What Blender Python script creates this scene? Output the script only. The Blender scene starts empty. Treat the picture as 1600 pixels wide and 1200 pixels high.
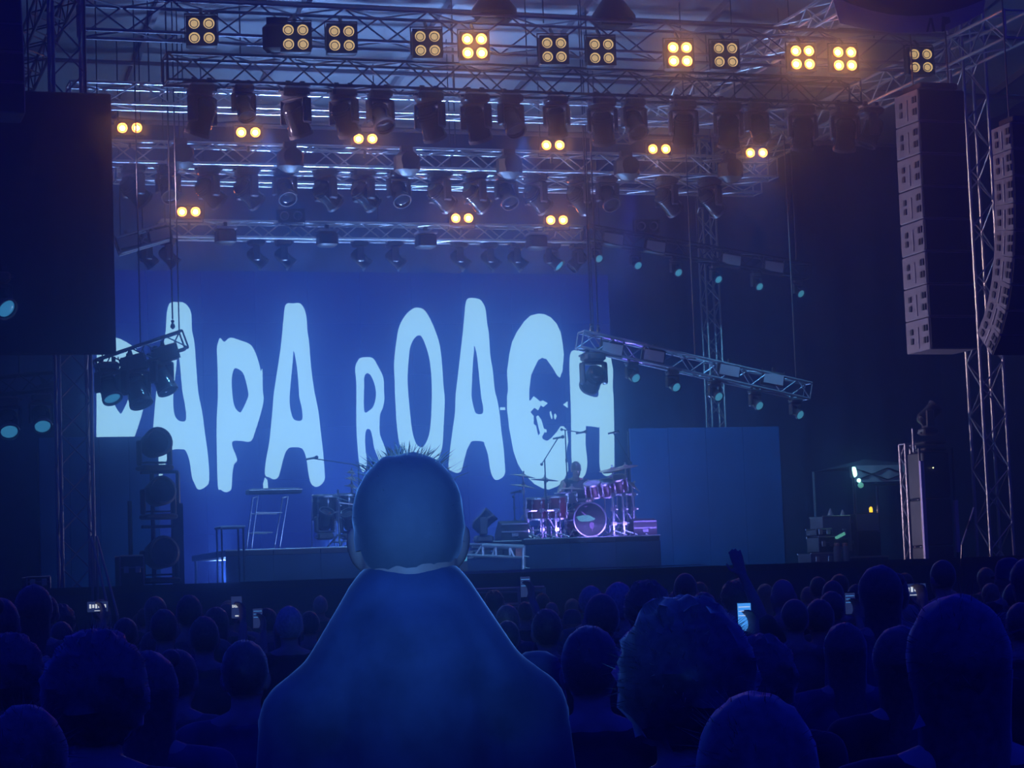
import bpy, bmesh, math, random
from mathutils import Vector as V, Matrix as MX, Euler
from mathutils.geometry import tessellate_polygon
from mathutils import noise as NZ
random.seed(7)
C = bpy.context.scene.collection
SC = bpy.context.scene
R = math.radians

# ------------------------------------------------------------------ camera
F, PSI, TH, RHO = 3500.0, R(18.3), R(5.40), R(2.15)
CAM = V((0, 0, 1.65))
_f = V((math.sin(PSI)*math.cos(TH), math.cos(PSI)*math.cos(TH), math.sin(TH)))
_r0 = V((math.cos(PSI), -math.sin(PSI), 0)); _u0 = _r0.cross(_f)
CR = math.cos(RHO)*_r0 - math.sin(RHO)*_u0
CU = math.sin(RHO)*_r0 + math.cos(RHO)*_u0
cd = bpy.data.cameras.new('camera'); cd.sensor_width = 36; cd.lens = 36*F/1600; cd.clip_end = 300; cd.clip_start = 0.05
cam = bpy.data.objects.new('camera', cd); C.objects.link(cam)
m = MX.Identity(4)
for i in range(3):
    m[i][0], m[i][1], m[i][2], m[i][3] = CR[i], CU[i], -_f[i], CAM[i]
cam.matrix_world = m
SC.camera = cam

def ray(u, v): return _f + (u-800)/F*CR - (v-600)/F*CU
def px(u, v, Y):            # photo pixel -> point on the plane at depth Y
    d = ray(u, v); return CAM + d*(Y/d.y)
def pd(u, v, d): return CAM + ray(u, v)*d
def pz(u, v, Z):
    d = ray(u, v); return CAM + d*((Z-CAM.z)/d.z)

# ------------------------------------------------------------------ world, exposure
SC.view_settings.view_transform = 'Standard'; SC.view_settings.look = 'None'
SC.view_settings.gamma = 1; SC.view_settings.use_curve_mapping = False
SC.view_settings.exposure = 0.0
w = bpy.data.worlds.new('night'); SC.world = w; w.use_nodes = True
w.node_tree.nodes['Background'].inputs[0].default_value = (0.003, 0.014, 1.0, 1)
w.node_tree.nodes['Background'].inputs[1].default_value = 0.50

HAZE_D, HAZE_G, HAZE_C = 0.022, 0.93, (.15, .44, 1, 1)  # blue stage light is put into the scatter colours of the haze
HAZE_D2, HAZE_C2 = 0.0095, (.13, .34, 1, 1)

# ------------------------------------------------------------------ lights of the rig and added washes
def lamp(kind, loc, to, col, e, size=.3, angle=60, blend=.6, sy=None):
    d = bpy.data.lights.new(kind.lower()+'_light', kind); d.color = col; d.energy = e
    if kind == 'AREA':
        d.size = size
        if sy: d.shape = 'RECTANGLE'; d.size_y = sy
    else: d.shadow_soft_size = size
    if kind == 'SPOT': d.spot_size = R(angle); d.spot_blend = blend
    o = bpy.data.objects.new(kind.lower()+'_light', d); C.objects.link(o); o.location = loc
    o.rotation_euler = (V(to)-V(loc)).to_track_quat('-Z', 'Y').to_euler(); return o
BLUE = (.055, .16, 1.0)
# added unseen washes and spots behind the risers, lifting rig and roof
for x, y, e, sx in ((8.35, 37.95, 330, 2.2), (13.6, 37.95, 330, 1.8)):
    o = lamp('AREA', (x, y, 2.1), (x, 31.5, 11), BLUE, e, sx, sy=.3); o.data.spread = R(120)
for x, y, e, to in ((7.2, 38.0, 6000, (6.6, 30.4, 11.5)), (9.2, 38.0, 12000, (9.4, 30.2, 11.5)), (12.2, 38.0, 7000, (11.8, 30.6, 11.5)), (14.6, 38.0, 3000, (15.5, 31, 11)), (9.3, 38.0, 10500, (9.4, 35.2, 11)), (11.9, 38.0, 5500, (11.9, 35.6, 11))):
    lamp('SPOT', (x, y, 2.25), to, BLUE, e, .2, 55, .8)
# blue front wash added under the second truss for risers, flats and kit
for x, to in ((7.0, (7.5, 35, 1.9)), (11.0, (11.5, 35, 1.9)), (15.0, (16.5, 37.5, 3.2))):
    lamp('SPOT', (x, 32.25, 8.7), to, (.04, .21, 1.0), 4200, .08, 64, .9)
lamp('AREA', (10.5, 31.2, 2.1), (11, 34.8, 11), BLUE, 330, 6, sy=.2)  # added low strip lifting the trusses from below
# added blue spot behind the camera, imitating lens glare on the big man
GLARE_SPOT = lamp('SPOT', (-4.3, -15.4, 2.4), tuple(pd(637, 775, 3.8)), (.05, .24, 1.0), 20000, .12, 2.9, 1.0)
# added unseen strip washing the drape, softening the screen's top edge
lamp('AREA', (10.4, 39.35, 7.75), (10.4, 40.3, 9.0), (.10, .22, 1.0), 170, 11, sy=.15)
# side washes added for edge light on the towers and side beams
lamp('SPOT', (4.0, 33.0, 8.2), (17.5, 31.0, 8.5), (.30, .30, 1), 4000, .2, 60, .6)
lamp('SPOT', (12.0, 33.5, 2.6), (17.6, 29.5, 5.0), (.32, .32, 1), 2200, .2, 70, .6)
# violet key on the drum kit from the front truss
KIT_LIGHT = lamp('SPOT', (13.3, 33.6, 8.3), (13.3, 35.3, 2.9), (.06, .07, 1), 10000, .1, 24, .5)
o = lamp('AREA', (13.3, 34.42, 2.72), (13.3, 35.6, 3.15), (.08, .075, 1), 46, 2.9, sy=.06); o.data.spread = R(130)
# low hidden spot added to brighten the rails of the left tower
lamp('SPOT', (9.6, 31.6, 2.3), tuple(px(117, 720, 30.3)), (.25, .32, 1), 900, .08, 34, .6)
lamp('SPOT', (8.5, 30.8, 9.6), (8.4, 35.0, 3.0), (.2, .28, 1), 500, .15, 26, .5)

# ------------------------------------------------------------------ materials
def mat(name, col, rough=.6, metal=0.0, var=.15, scale=8.0, bump=0.0, emis=None, es=0.0, spec=.5, sheen=0.0):
    m = bpy.data.materials.new(name); m.use_nodes = True; nt = m.node_tree; b = nt.nodes['Principled BSDF']
    b.inputs['Roughness'].default_value = rough; b.inputs['Metallic'].default_value = metal
    b.inputs['Specular IOR Level'].default_value = spec
    tc = nt.nodes.new('ShaderNodeTexCoord'); n = nt.nodes.new('ShaderNodeTexNoise'); n.inputs['Scale'].default_value = scale
    n.inputs['Detail'].default_value = 4
    nt.links.new(tc.outputs['Object'], n.inputs['Vector'])
    r = nt.nodes.new('ShaderNodeValToRGB'); e = r.color_ramp.elements
    e[0].position, e[1].position = .3, .7
    e[0].color = tuple(c*(1-var) for c in col)+(1,); e[1].color = tuple(min(1, c*(1+var)) for c in col)+(1,)
    nt.links.new(n.outputs['Fac'], r.inputs['Fac']); nt.links.new(r.outputs['Color'], b.inputs['Base Color'])
    if bump:
        bp = nt.nodes.new('ShaderNodeBump'); bp.inputs['Strength'].default_value = bump
        nt.links.new(n.outputs['Fac'], bp.inputs['Height']); nt.links.new(bp.outputs['Normal'], b.inputs['Normal'])
    if sheen: b.inputs['Sheen Weight'].default_value = sheen; b.inputs['Sheen Roughness'].default_value = .35; b.inputs['Sheen Tint'].default_value = (1, .9, .9, 1)
    if emis:
        b.inputs['Emission Color'].default_value = tuple(emis)+(1,); b.inputs['Emission Strength'].default_value = es
    return m
def lin(r, g, b): return tuple(((c/255+.055)/1.055)**2.4 if c > 10 else c/255/12.92 for c in (r, g, b))
ALU = mat('brushed_aluminium', (.62, .63, .68), .38, .9, .12, 20)
ALU2 = mat('dull_aluminium', (.34, .35, .42), .5, .8, .15, 20)
BLK = mat('black_paint', (.035, .035, .04), .45, .0, .25, 6)
BLKM = mat('black_steel', (.06, .06, .07), .4, .6, .25, 10)
GLS = mat('black_gloss', (.03, .03, .035), .14, .0, .1, 5)
SHELLP = mat('fixture_plastic', (.07, .07, .085), .32, .0, .2, 6)
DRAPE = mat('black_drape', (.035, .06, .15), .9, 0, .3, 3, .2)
SCRIM = mat('black_scrim', (.006, .012, .04), .95, 0, .3, 12)
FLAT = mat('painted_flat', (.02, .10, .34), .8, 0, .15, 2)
ROOF = mat('roof_tarpaulin', (.40, .43, .50), .55, 0, .12, 1.3, .15)
DECK = mat('stage_plywood', (.05, .05, .055), .6, 0, .3, 3, .1)
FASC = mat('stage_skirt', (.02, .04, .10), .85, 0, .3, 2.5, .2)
EDGE = mat('deck_edge_aluminium', (.55, .56, .6), .4, .6, .15, 6)
GRAV = mat('trodden_ground', (.06, .06, .06), .9, 0, .4, 2, .4)
CHROME = mat('chrome', (.78, .78, .84), .28, 1, .05, 10)
BRASS = mat('cymbal_bronze', (.55, .48, .38), .3, .9, .15, 14)
RED = mat('red_lacquer', (.13, .012, .03), .22, 0, .2, 5)
SKINH = mat('drum_skin', (.22, .22, .26), .5, 0, .05, 4)
BLKSKIN = mat('black_drumhead', (.01, .01, .014), .35, 0, .1, 4)
LGREY = mat('speaker_grey', (.22, .22, .28), .6, 0, .12, 5)
GRILLE = mat('speaker_grille', (.015, .015, .02), .7, .3, .3, 60, .3)
WHT = mat('white_powdercoat', (.6, .6, .62), .5, 0, .08, 5)
TENT = mat('tent_fabric', (.5, .5, .55), .8, 0, .1, 3, .2)
TENTD = mat('tent_fabric_unlit', (.05, .06, .09), .9, 0, .1, 3, .2)  # canopy colour darkened so the tent top looks unlit
ORNG = mat('salmon_plastic', (.55, .2, .16), .5, 0, .1, 5)
CABLE = mat('cable_rubber', (.02, .02, .02), .6, 0, .1, 5)
LED = mat('led_dark', (.01, .01, .012), .5, 0, .1, 30, 0, (.008, .03, .80), .58)
TXT = mat('led_text', (.02, .02, .02), .5, 0, .1, 30, 0, (.115, .32, 1.0), 2.95)
HOT = mat('lit_bulb', (.2, .1, .05), .4, 0, .05, 5, 0, (1, .34, .12), 58)
HOTB = mat('lit_reflector', (.6, .45, .3), .3, .5, .05, 5, 0, (1, .18, .04), 12)
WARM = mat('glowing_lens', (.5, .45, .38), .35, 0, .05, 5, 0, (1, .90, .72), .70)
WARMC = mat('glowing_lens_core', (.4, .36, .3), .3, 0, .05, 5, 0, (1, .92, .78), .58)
COOL = mat('dim_lens', (.5, .5, .55), .2, .3, .05, 5)
CYAN = mat('cyan_led_lens', (.1, .3, .35), .2, 0, .1, 40, 0, (.04, .28, 1), 1.1)
SKYL = mat('blue_led_lens', (.1, .3, .35), .2, 0, .1, 40, 0, (.03, .25, 1), .9)
GLASS = mat('dark_lens_glass', (.03, .03, .04), .08, 0, .1, 5)
STROBE = mat('strobe_panel', (.42, .43, .52), .35, .2, .08, 30)

# ------------------------------------------------------------------ mesh helpers
class MB:
    def __init__(s): s.v, s.f = [], []
    def add(s, vs, fs):
        o = len(s.v); s.v += [V(p) for p in vs]; s.f += [tuple(i+o for i in f) for f in fs]; return s
    def box(s, c, d, rot=None):
        c = V(c); h = V(d)/2
        P = [V((x*h.x, y*h.y, z*h.z)) for x in (-1, 1) for y in (-1, 1) for z in (-1, 1)]
        if rot is not None: P = [rot @ p for p in P]
        return s.add([c+p for p in P], [(0, 1, 3, 2), (4, 6, 7, 5), (0, 4, 5, 1), (2, 3, 7, 6), (0, 2, 6, 4), (1, 5, 7, 3)])
    def bbox(s, c, d, b=.02, rot=None):      # chamfered box
        c = V(c); h = V(d)/2; vs = []; b = min(b, min(h)*.9)
        for z, i in ((-h.z, b), (-h.z+b, 0), (h.z-b, 0), (h.z, b)):
            x, y = h.x-i, h.y-i
            for p in ((x-b, y), (x, y-b), (x, -y+b), (x-b, -y), (-x+b, -y), (-x, -y+b), (-x, y-b), (-x+b, y)):
                q = V((p[0], p[1], z)); vs.append(c+(rot @ q if rot is not None else q))
        fs = [tuple(range(8)), tuple(reversed(range(24, 32)))]
        for k in range(3):
            for j in range(8): fs.append((k*8+j, k*8+8+j, k*8+8+(j+1) % 8, k*8+(j+1) % 8))
        return s.add(vs, fs)
    def cyl(s, a, b, r0, r1=None, n=8, caps=True):
        a, b = V(a), V(b); r1 = r0 if r1 is None else r1; d = (b-a).normalized()
        x = d.orthogonal().normalized(); y = d.cross(x)
        vs = [p+(x*math.cos(t)+y*math.sin(t))*r for p, r in ((a, r0), (b, r1)) for t in [2*math.pi*i/n for i in range(n)]]
        fs = [(i, (i+1) % n, n+(i+1) % n, n+i) for i in range(n)]
        if caps: fs += [tuple(reversed(range(n))), tuple(range(n, 2*n))]
        return s.add(vs, fs)
    def path(s, pts, r, n=6):
        for a, b in zip(pts, pts[1:]): s.cyl(a, b, r, r, n)
        return s
    def lathe(s, prof, n=20, mx=None, a0=0, a1=2*math.pi):   # profile of (r, z)
        mx = mx or MX.Identity(4); vs, fs = [], []; k = len(prof)
        for i in range(n):
            t = 2*math.pi*i/n
            vs += [mx @ V((r*math.cos(t), r*math.sin(t), z)) for r, z in prof]
        for i in range(n):
            j = (i+1) % n
            for q in range(k-1): fs.append((i*k+q, j*k+q, j*k+q+1, i*k+q+1))
        if prof[0][0] > 1e-5: fs.append(tuple(i*k for i in reversed(range(n))))
        if prof[-1][0] > 1e-5: fs.append(tuple(i*k+k-1 for i in range(n)))
        return s.add(vs, fs)
    def sph(s, c, r, n=14, mm=10, rot=None):
        c = V(c); r = V(r) if hasattr(r, '__len__') else V((r, r, r)); vs = [V((0, 0, 1))]
        for j in range(1, mm):
            p = math.pi*j/mm
            for i in range(n):
                t = 2*math.pi*i/n; vs.append(V((math.sin(p)*math.cos(t), math.sin(p)*math.sin(t), math.cos(p))))
        vs.append(V((0, 0, -1))); fs = []
        for i in range(n): fs.append((0, 1+i, 1+(i+1) % n)); fs.append((len(vs)-1, 1+(mm-2)*n+(i+1) % n, 1+(mm-2)*n+i))
        for j in range(mm-2):
            for i in range(n):
                a = 1+j*n; fs.append((a+i, a+n+i, a+n+(i+1) % n, a+(i+1) % n))
        out = []
        for p in vs:
            q = V((p.x*r.x, p.y*r.y, p.z*r.z)); out.append(c+(rot @ q if rot is not None else q))
        return s.add(out, fs)
    def poly(s, pts, holes=(), depth=None):  # filled outline of 3-D points, extruded along depth vector
        loops = [list(map(V, pts))]+[list(map(V, h)) for h in holes]
        flat = [p for l in loops for p in l]; tri = tessellate_polygon(loops); n = len(flat)
        vs = list(flat); fs = [tuple(t) for t in tri]
        if depth is not None:
            vs += [p+depth for p in flat]; fs += [tuple(i+n for i in reversed(t)) for t in tri]; o = 0
            for l in loops:
                k = len(l)
                for i in range(k): fs.append((o+i, o+(i+1) % k, n+o+(i+1) % k, n+o+i))
                o += k
        return s.add(vs, fs)
    def mesh(s, name, mt=None, smooth=False):
        me = bpy.data.meshes.new(name); me.from_pydata([tuple(p) for p in s.v], [], s.f)
        bm = bmesh.new(); bm.from_mesh(me); bmesh.ops.recalc_face_normals(bm, faces=bm.faces); bm.to_mesh(me); bm.free()
        if smooth:
            me.polygons.foreach_set('use_smooth', [True]*len(me.polygons))
            try: me.set_sharp_from_angle(angle=R(38))
            except Exception: pass
        if mt: me.materials.append(mt)
        me.update(); return me
    def build(s, name, mt, parent=None, smooth=True): return link(name, s.mesh(name, mt, smooth), parent)
def link(name, me, parent=None, mx=None):
    o = bpy.data.objects.new(name, me); C.objects.link(o)
    if parent is not None: o.parent = parent
    if mx is not None: o.matrix_local = mx
    return o
def tag(o, label, cat, group=None, kind=None):
    if label: o['label'] = label
    if cat: o['category'] = cat
    if group: o['group'] = group
    if kind: o['kind'] = kind
    return o
def thing(name, label, cat, loc=(0, 0, 0), rz=0, group=None, mx=None):
    o = bpy.data.objects.new(name, None); C.objects.link(o); o.empty_display_size = .1
    if mx is not None: o.matrix_world = mx
    else: o.location = loc; o.rotation_euler = (0, 0, rz)
    return tag(o, label, cat, group)
def struct(name, mb, mt, label, smooth=False, cat=None):
    o = mb.build(name, mt, None, smooth); o['kind'] = 'structure'; o['label'] = label; return tag(o, None, cat or name.split('_')[0])
_bars = {}
def bar(name, a, b, r, mt, parent, n=6):      # a round bar as an object of its own, mesh data shared
    k = (mt.name, n)
    if k not in _bars: _bars[k] = MB().cyl((0, 0, 0), (0, 0, 1), 1, 1, n).mesh('bar_'+mt.name, mt, True)
    a, b = V(a), V(b); d = b-a
    q = d.to_track_quat('Z', 'Y').to_matrix().to_4x4()
    return link(name, _bars[k], parent, MX.Translation(a) @ q @ MX.Diagonal((r, r, d.length, 1)))
ORD = ['first', 'second', 'third', 'fourth', 'fifth', 'sixth', 'seventh', 'eighth', 'ninth', 'tenth', 'eleventh', 'twelfth', 'thirteenth', 'fourteenth', 'fifteenth', 'sixteenth', 'seventeenth', 'eighteenth']
def crom(P, k=3):                             # closed Catmull-Rom
    out = []; n = len(P)
    for i in range(n):
        a, b, c, d = P[i-1], P[i], P[(i+1) % n], P[(i+2) % n]
        for j in range(k):
            t = j/k
            out.append(tuple(.5*(2*b[q]+(c[q]-a[q])*t+(2*a[q]-5*b[q]+4*c[q]-d[q])*t*t+(3*b[q]-a[q]-3*c[q]+d[q])*t**3) for q in (0, 1)))
    return out
# ------------------------------------------------------------------ setting
ZD = px(880, 892, 30).z                       # stage deck height
struct('ground', MB().box((12, 25, -.05), (90, 90, .1)), GRAV, 'dark trodden ground of the festival field', cat='ground')
struct('floor_stage', MB().box((10.5, 35.2, ZD-.06), (22, 10.4, .12)), DECK, 'black plywood stage deck', cat='floor')
x0, x1 = -1.0, 21.5
# black skirt under the deck edge, gathered
def cloth(p0, p1, z0, z1, amp, wl, nz=2, th=.03, n=None):
    p0, p1 = V(p0), V(p1); d = p1-p0; L = d.length; t = d.normalized(); nn = V((t.y, -t.x, 0)); n = n or int(L/wl*6)
    mb = MB(); vs = []; fs = []
    for i in range(n+1):
        s = L*i/n; o = amp*(math.sin(2*math.pi*s/wl)+.5*math.sin(2*math.pi*s/wl*.37+1))
        for j in range(nz+1):
            z = z0+(z1-z0)*j/nz; k = o*(1-.5*j/nz)
            for q in (0, 1): vs.append(p0+t*s+nn*(k+q*th)+V((0, 0, z-p0.z)))
    m = (nz+1)*2
    for i in range(n):
        for j in range(nz):
            a = i*m+j*2; b = a+m
            fs += [(a, b, b+2, a+2), (a+1, a+3, b+3, b+1)]
    return mb.add(vs, fs)
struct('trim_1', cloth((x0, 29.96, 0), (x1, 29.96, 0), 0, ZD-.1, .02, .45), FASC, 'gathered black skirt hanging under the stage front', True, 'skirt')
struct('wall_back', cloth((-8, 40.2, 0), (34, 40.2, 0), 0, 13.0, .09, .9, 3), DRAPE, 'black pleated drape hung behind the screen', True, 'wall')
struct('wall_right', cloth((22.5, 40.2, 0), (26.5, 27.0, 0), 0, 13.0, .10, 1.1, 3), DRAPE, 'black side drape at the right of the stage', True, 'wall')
# roof: sloping tarpaulin panels between rafters
def roofz(y): return 12.3-(y-28.5)*.15
PW = 2.35
for i in range(11):
    xa = -1.2+i*PW; mb = MB(); vs = []; fs = []
    for j in range(9):
        y = 28.5+j*1.45
        for k in range(7):
            s = k/6; vs.append((xa+.03+(PW-.06)*s, y, roofz(y)-.10*math.sin(math.pi*s)*(.6+.4*math.sin(j*1.3+i))))
    for j in range(8):
        for k in range(6):
            a = j*7+k; fs.append((a, a+1, a+8, a+7))
    mb.add(vs, fs)
    if i == 0: roof = mb.build('ceiling', ROOF); roof['kind'] = 'structure'; roof['label'] = 'pale tarpaulin roof over the stage, sagging between rafters'; roof['category'] = 'ceiling'
    else: mb.build('roof_panel', ROOF, roof)
for i in range(12):
    xa = -1.2+i*PW
    MB().box((xa, 34.3, roofz(34.3)-.05), (.09, 11.9, .16), Euler((-math.atan(.15), 0, 0)).to_matrix()).build('rafter', ALU2, roof, False)
for j in range(5):
    y = 29.0+j*2.7
    bar('purlin', (-1.2, y, roofz(y)-.2), (-1.2+11*PW, y, roofz(y)-.2), .045, ALU2, roof)
# stage edge nosing (light near the ramp put in as a brighter metal piece)
e = thing('deck_edge', 'pale metal edge strip along the front of the stage deck', 'edge strip', px(780, 893, 29.93))
pA, pB, pC = px(718, 897, 29.9), px(842, 892, 29.9), px(1045, 886, 29.9)
MB().box((0, 0, 0), (2.4, .1, .035)).build('nosing', EDGE, e)
MB().box((1.2+.95, 0, 0), (1.9, .1, .014)).build('nosing', ALU2, e)

# ------------------------------------------------------------------ trusses
def vl(v8, u): return v8+(513-v8)/10584*(u-800)
def truss(name, label, p0, p1, h, w, mt, step=None, cr=.026, br=.013, up=V((0, 0, 1)), faces='fbtu', cat='truss', group=None):
    p0, p1 = V(p0), V(p1); x = (p1-p0).normalized(); L = (p1-p0).length
    y = up.cross(x).normalized(); z = x.cross(y)
    mx = MX.Identity(4)
    for i in range(3): mx[i][0], mx[i][1], mx[i][2], mx[i][3] = x[i], y[i], z[i], p0[i]
    t = thing(name, label, cat, mx=mx, group=group)
    step = step or h; n = max(2, round(L/step)); s = L/n
    for yy in (-w/2, w/2):
        for zz in (-h/2, h/2): bar('chord', (0, yy, zz), (L, yy, zz), cr, mt, t, 8)
    F_ = {'f': lambda q: (-w/2, q*h/2), 'b': lambda q: (w/2, q*h/2), 't': lambda q: (q*w/2, h/2), 'u': lambda q: (q*w/2, -h/2)}
    for c in faces:
        for i in range(n):
            q = 1 if (i+(c in 'bt')) % 2 else -1
            bar('brace', (i*s, *F_[c](-q)), ((i+1)*s, *F_[c](q)), br, mt, t, 5)
    for xx in (0, L):
        for yy in (-w/2, w/2): bar('end_post', (xx, yy, -h/2), (xx, yy, h/2), br*1.2, mt, t, 6)
        for zz in (-h/2, h/2): bar('end_post', (xx, -w/2, zz), (xx, w/2, zz), br*1.2, mt, t, 6)
    return t
def hang(t, p0, p1, h, fr=(.1, .5, .9)):
    inv = t.matrix_world.inverted()
    for s_ in fr:
        p = V(p0).lerp(V(p1), s_); bar('hanging_cable', inv @ (p+V((0, 0, h/2-.02))), inv @ V((p.x, p.y, roofz(p.y)-.0)), .011, BLKM, t)
def htruss(name, label, uL, uR, vt, vb, Y, w, mt, **k):
    tl, bl, tr, br_ = px(uL, vl(vt, uL), Y), px(uL, vl(vb, uL), Y), px(uR, vl(vt, uR), Y), px(uR, vl(vb, uR), Y)
    h = ((tl-bl).length+(tr-br_).length)/2
    a, b = (tl+bl)/2+V((0, w/2, 0)), (tr+br_)/2+V((0, w/2, 0)); t = truss(name, label, a, b, h, w, mt, **k); bpy.context.view_layer.update(); hang(t, a, b, h); return t
Y1, Y2, Y3, Y4, Y5 = 30.6, 31.8, 33.2, 35.0, 37.0
htruss('lighting_truss', 'frontmost top truss carrying the square four-lamp blinders', 128, 1500, 25, 73, Y1, .48, ALU2, step=.62)
htruss('lighting_truss', 'dark truss directly below the four-lamp row, big moving heads hang from it', 262, 1345, 103, 143, Y2, .40, BLKM, step=.45)
htruss('lighting_truss', 'bright silver truss seen between the big hanging moving heads', 110, 1262, 150, 180, Y3, .42, ALU, step=.5)
htruss('lighting_truss', 'middle truss with two-lamp blinders standing on its top', 170, 1215, 236, 266, Y4, .40, ALU, step=.42)
htruss('lighting_truss', 'silver truss just behind the middle one, lower and half hidden by fixtures', 182, 1190, 274, 292, Y4+.8, .36, ALU, step=.4)
htruss('lighting_truss', 'rearmost truss above the screen with boxy strobes along it', 252, 917, 352, 376, Y5, .32, ALU, step=.35)
# side beams running front to back under the roof
def ytruss(label, u, v, Ya, Yb, h, w, mt):
    p = px(u, v, Ya); q = V((p.x, Yb, p.z)); truss('side_beam', label, p, q, h, w, mt, step=.55, cat='truss')
ytruss('bright roof-side beam running front to back, outermost at the right', 1590, 38, 28.6, 39.4, .42, .42, ALU)
ytruss('roof beam running front to back behind the lit four-lamp blinders', 1352, -12, 29.2, 39.4, .36, .36, ALU)
ytruss('dark roof beam running front to back above the left tower', 118, -70, 29.2, 39.4, .4, .4, BLKM)
# towers
def tower(label, u, v, Y, zt, w, mt, name='truss_tower', zb=0):
    p = px(u, v, Y); return truss(name, label, (p.x, p.y, zb), (p.x, p.y, zt), w, w, mt, step=w*1.05, up=V((0, 1, 0)), br=.012, cat='tower')
def tower_v(label, u, v, Y, vt, w, mt, zb=0):
    return tower(label, u, v, Y, px(u, vt, Y).z, w, mt, zb=zb)
tower('tall silver truss tower beside the hanging speakers at the far right', 1543, 640, 30.4, 11.6, .40, ALU)
tower('slim silver truss tower rising behind the right wing panel', 1116, 600, 39.0, 10.2, .27, ALU, zb=ZD)
tower('dark truss tower at the left edge of the stage', 117, 740, 30.3, 11.6, .42, ALU2)
tower_v('short truss tower right of the pale tent', 1424, 800, 31.7, 694, .19, ALU2)
# tilted wing trusses
def wing(label, u0, v0, u1, v1, Y0, Y1_, h, w, mt): a, b = px(u0, v0, Y0), px(u1, v1, Y1_); t = truss('wing_truss', label, a, b, h, w, mt, step=h*1.05, br=.011, cr=.022); bpy.context.view_layer.update(); hang(t, a, b, h, (.06, .5, .95)); return t
wing('short tilted truss hanging in front of the first screen letters', 152, 577, 287, 531, 33.5, 33.5, .27, .27, BLKM)
wing('tilted truss sloping down to the right beside the last screen letter', 906, 531, 1262, 612, 34.0, 34.0, .27, .27, ALU2)
wing('short dark truss hanging level left of the dark tower', -30, 606, 90, 594, 33.3, 33.3, .25, .25, BLKM)
wing('long tilted upper truss sloping down right from the rearmost truss', 915, 364, 1262, 425, 36.6, 36.6, .26, .26, BLKM)
wing('short tilted upper truss left of the rearmost truss', 184, 385, 262, 362, 36.6, 36.6, .26, .26, ALU2)
# chain hoists
def hoist(u, v, Y, label, big=False):
    p = px(u, v, Y); t = thing('chain_hoist', label, 'hoist', p); zt = roofz(Y)-.15-p.z
    if big:
        MB().lathe([(.34, 0), (.34, .08), (.1, .42), (.06, .5)], 14).build('rain_cover', BLK, t)
        MB().box((0, 0, -.04), (.5, .3, .08)).build('beam_clamp', BLK, t)
        bar('chain', (0, 0, .48), (0, 0, max(zt, .8)), .02, BLKM, t)
    else:
        bar('chain', (0, 0, .16), (0, 0, zt), .012, BLKM, t)
        MB().lathe([(.0, .0), (.035, .03), (.035, .06), (.015, .1), (.03, .13), (.0, .16)], 10).build('hook', BLKM, t)
hoist(772, 24, Y1+.2, 'hooded black hoist standing on the front truss near its middle', True)
hoist(958, 34, Y1+.2, 'hooded black hoist on the front truss, right of the middle one', True)
hoist(270, 515, 33.5, 'chain with a hook holding the short tilted truss over the second letter')
hoist(924, 519, 34.0, 'left chain holding the tilted truss beside the last letter')
hoist(935, 521, 34.1, 'right chain holding the tilted truss beside the last letter')

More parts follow.
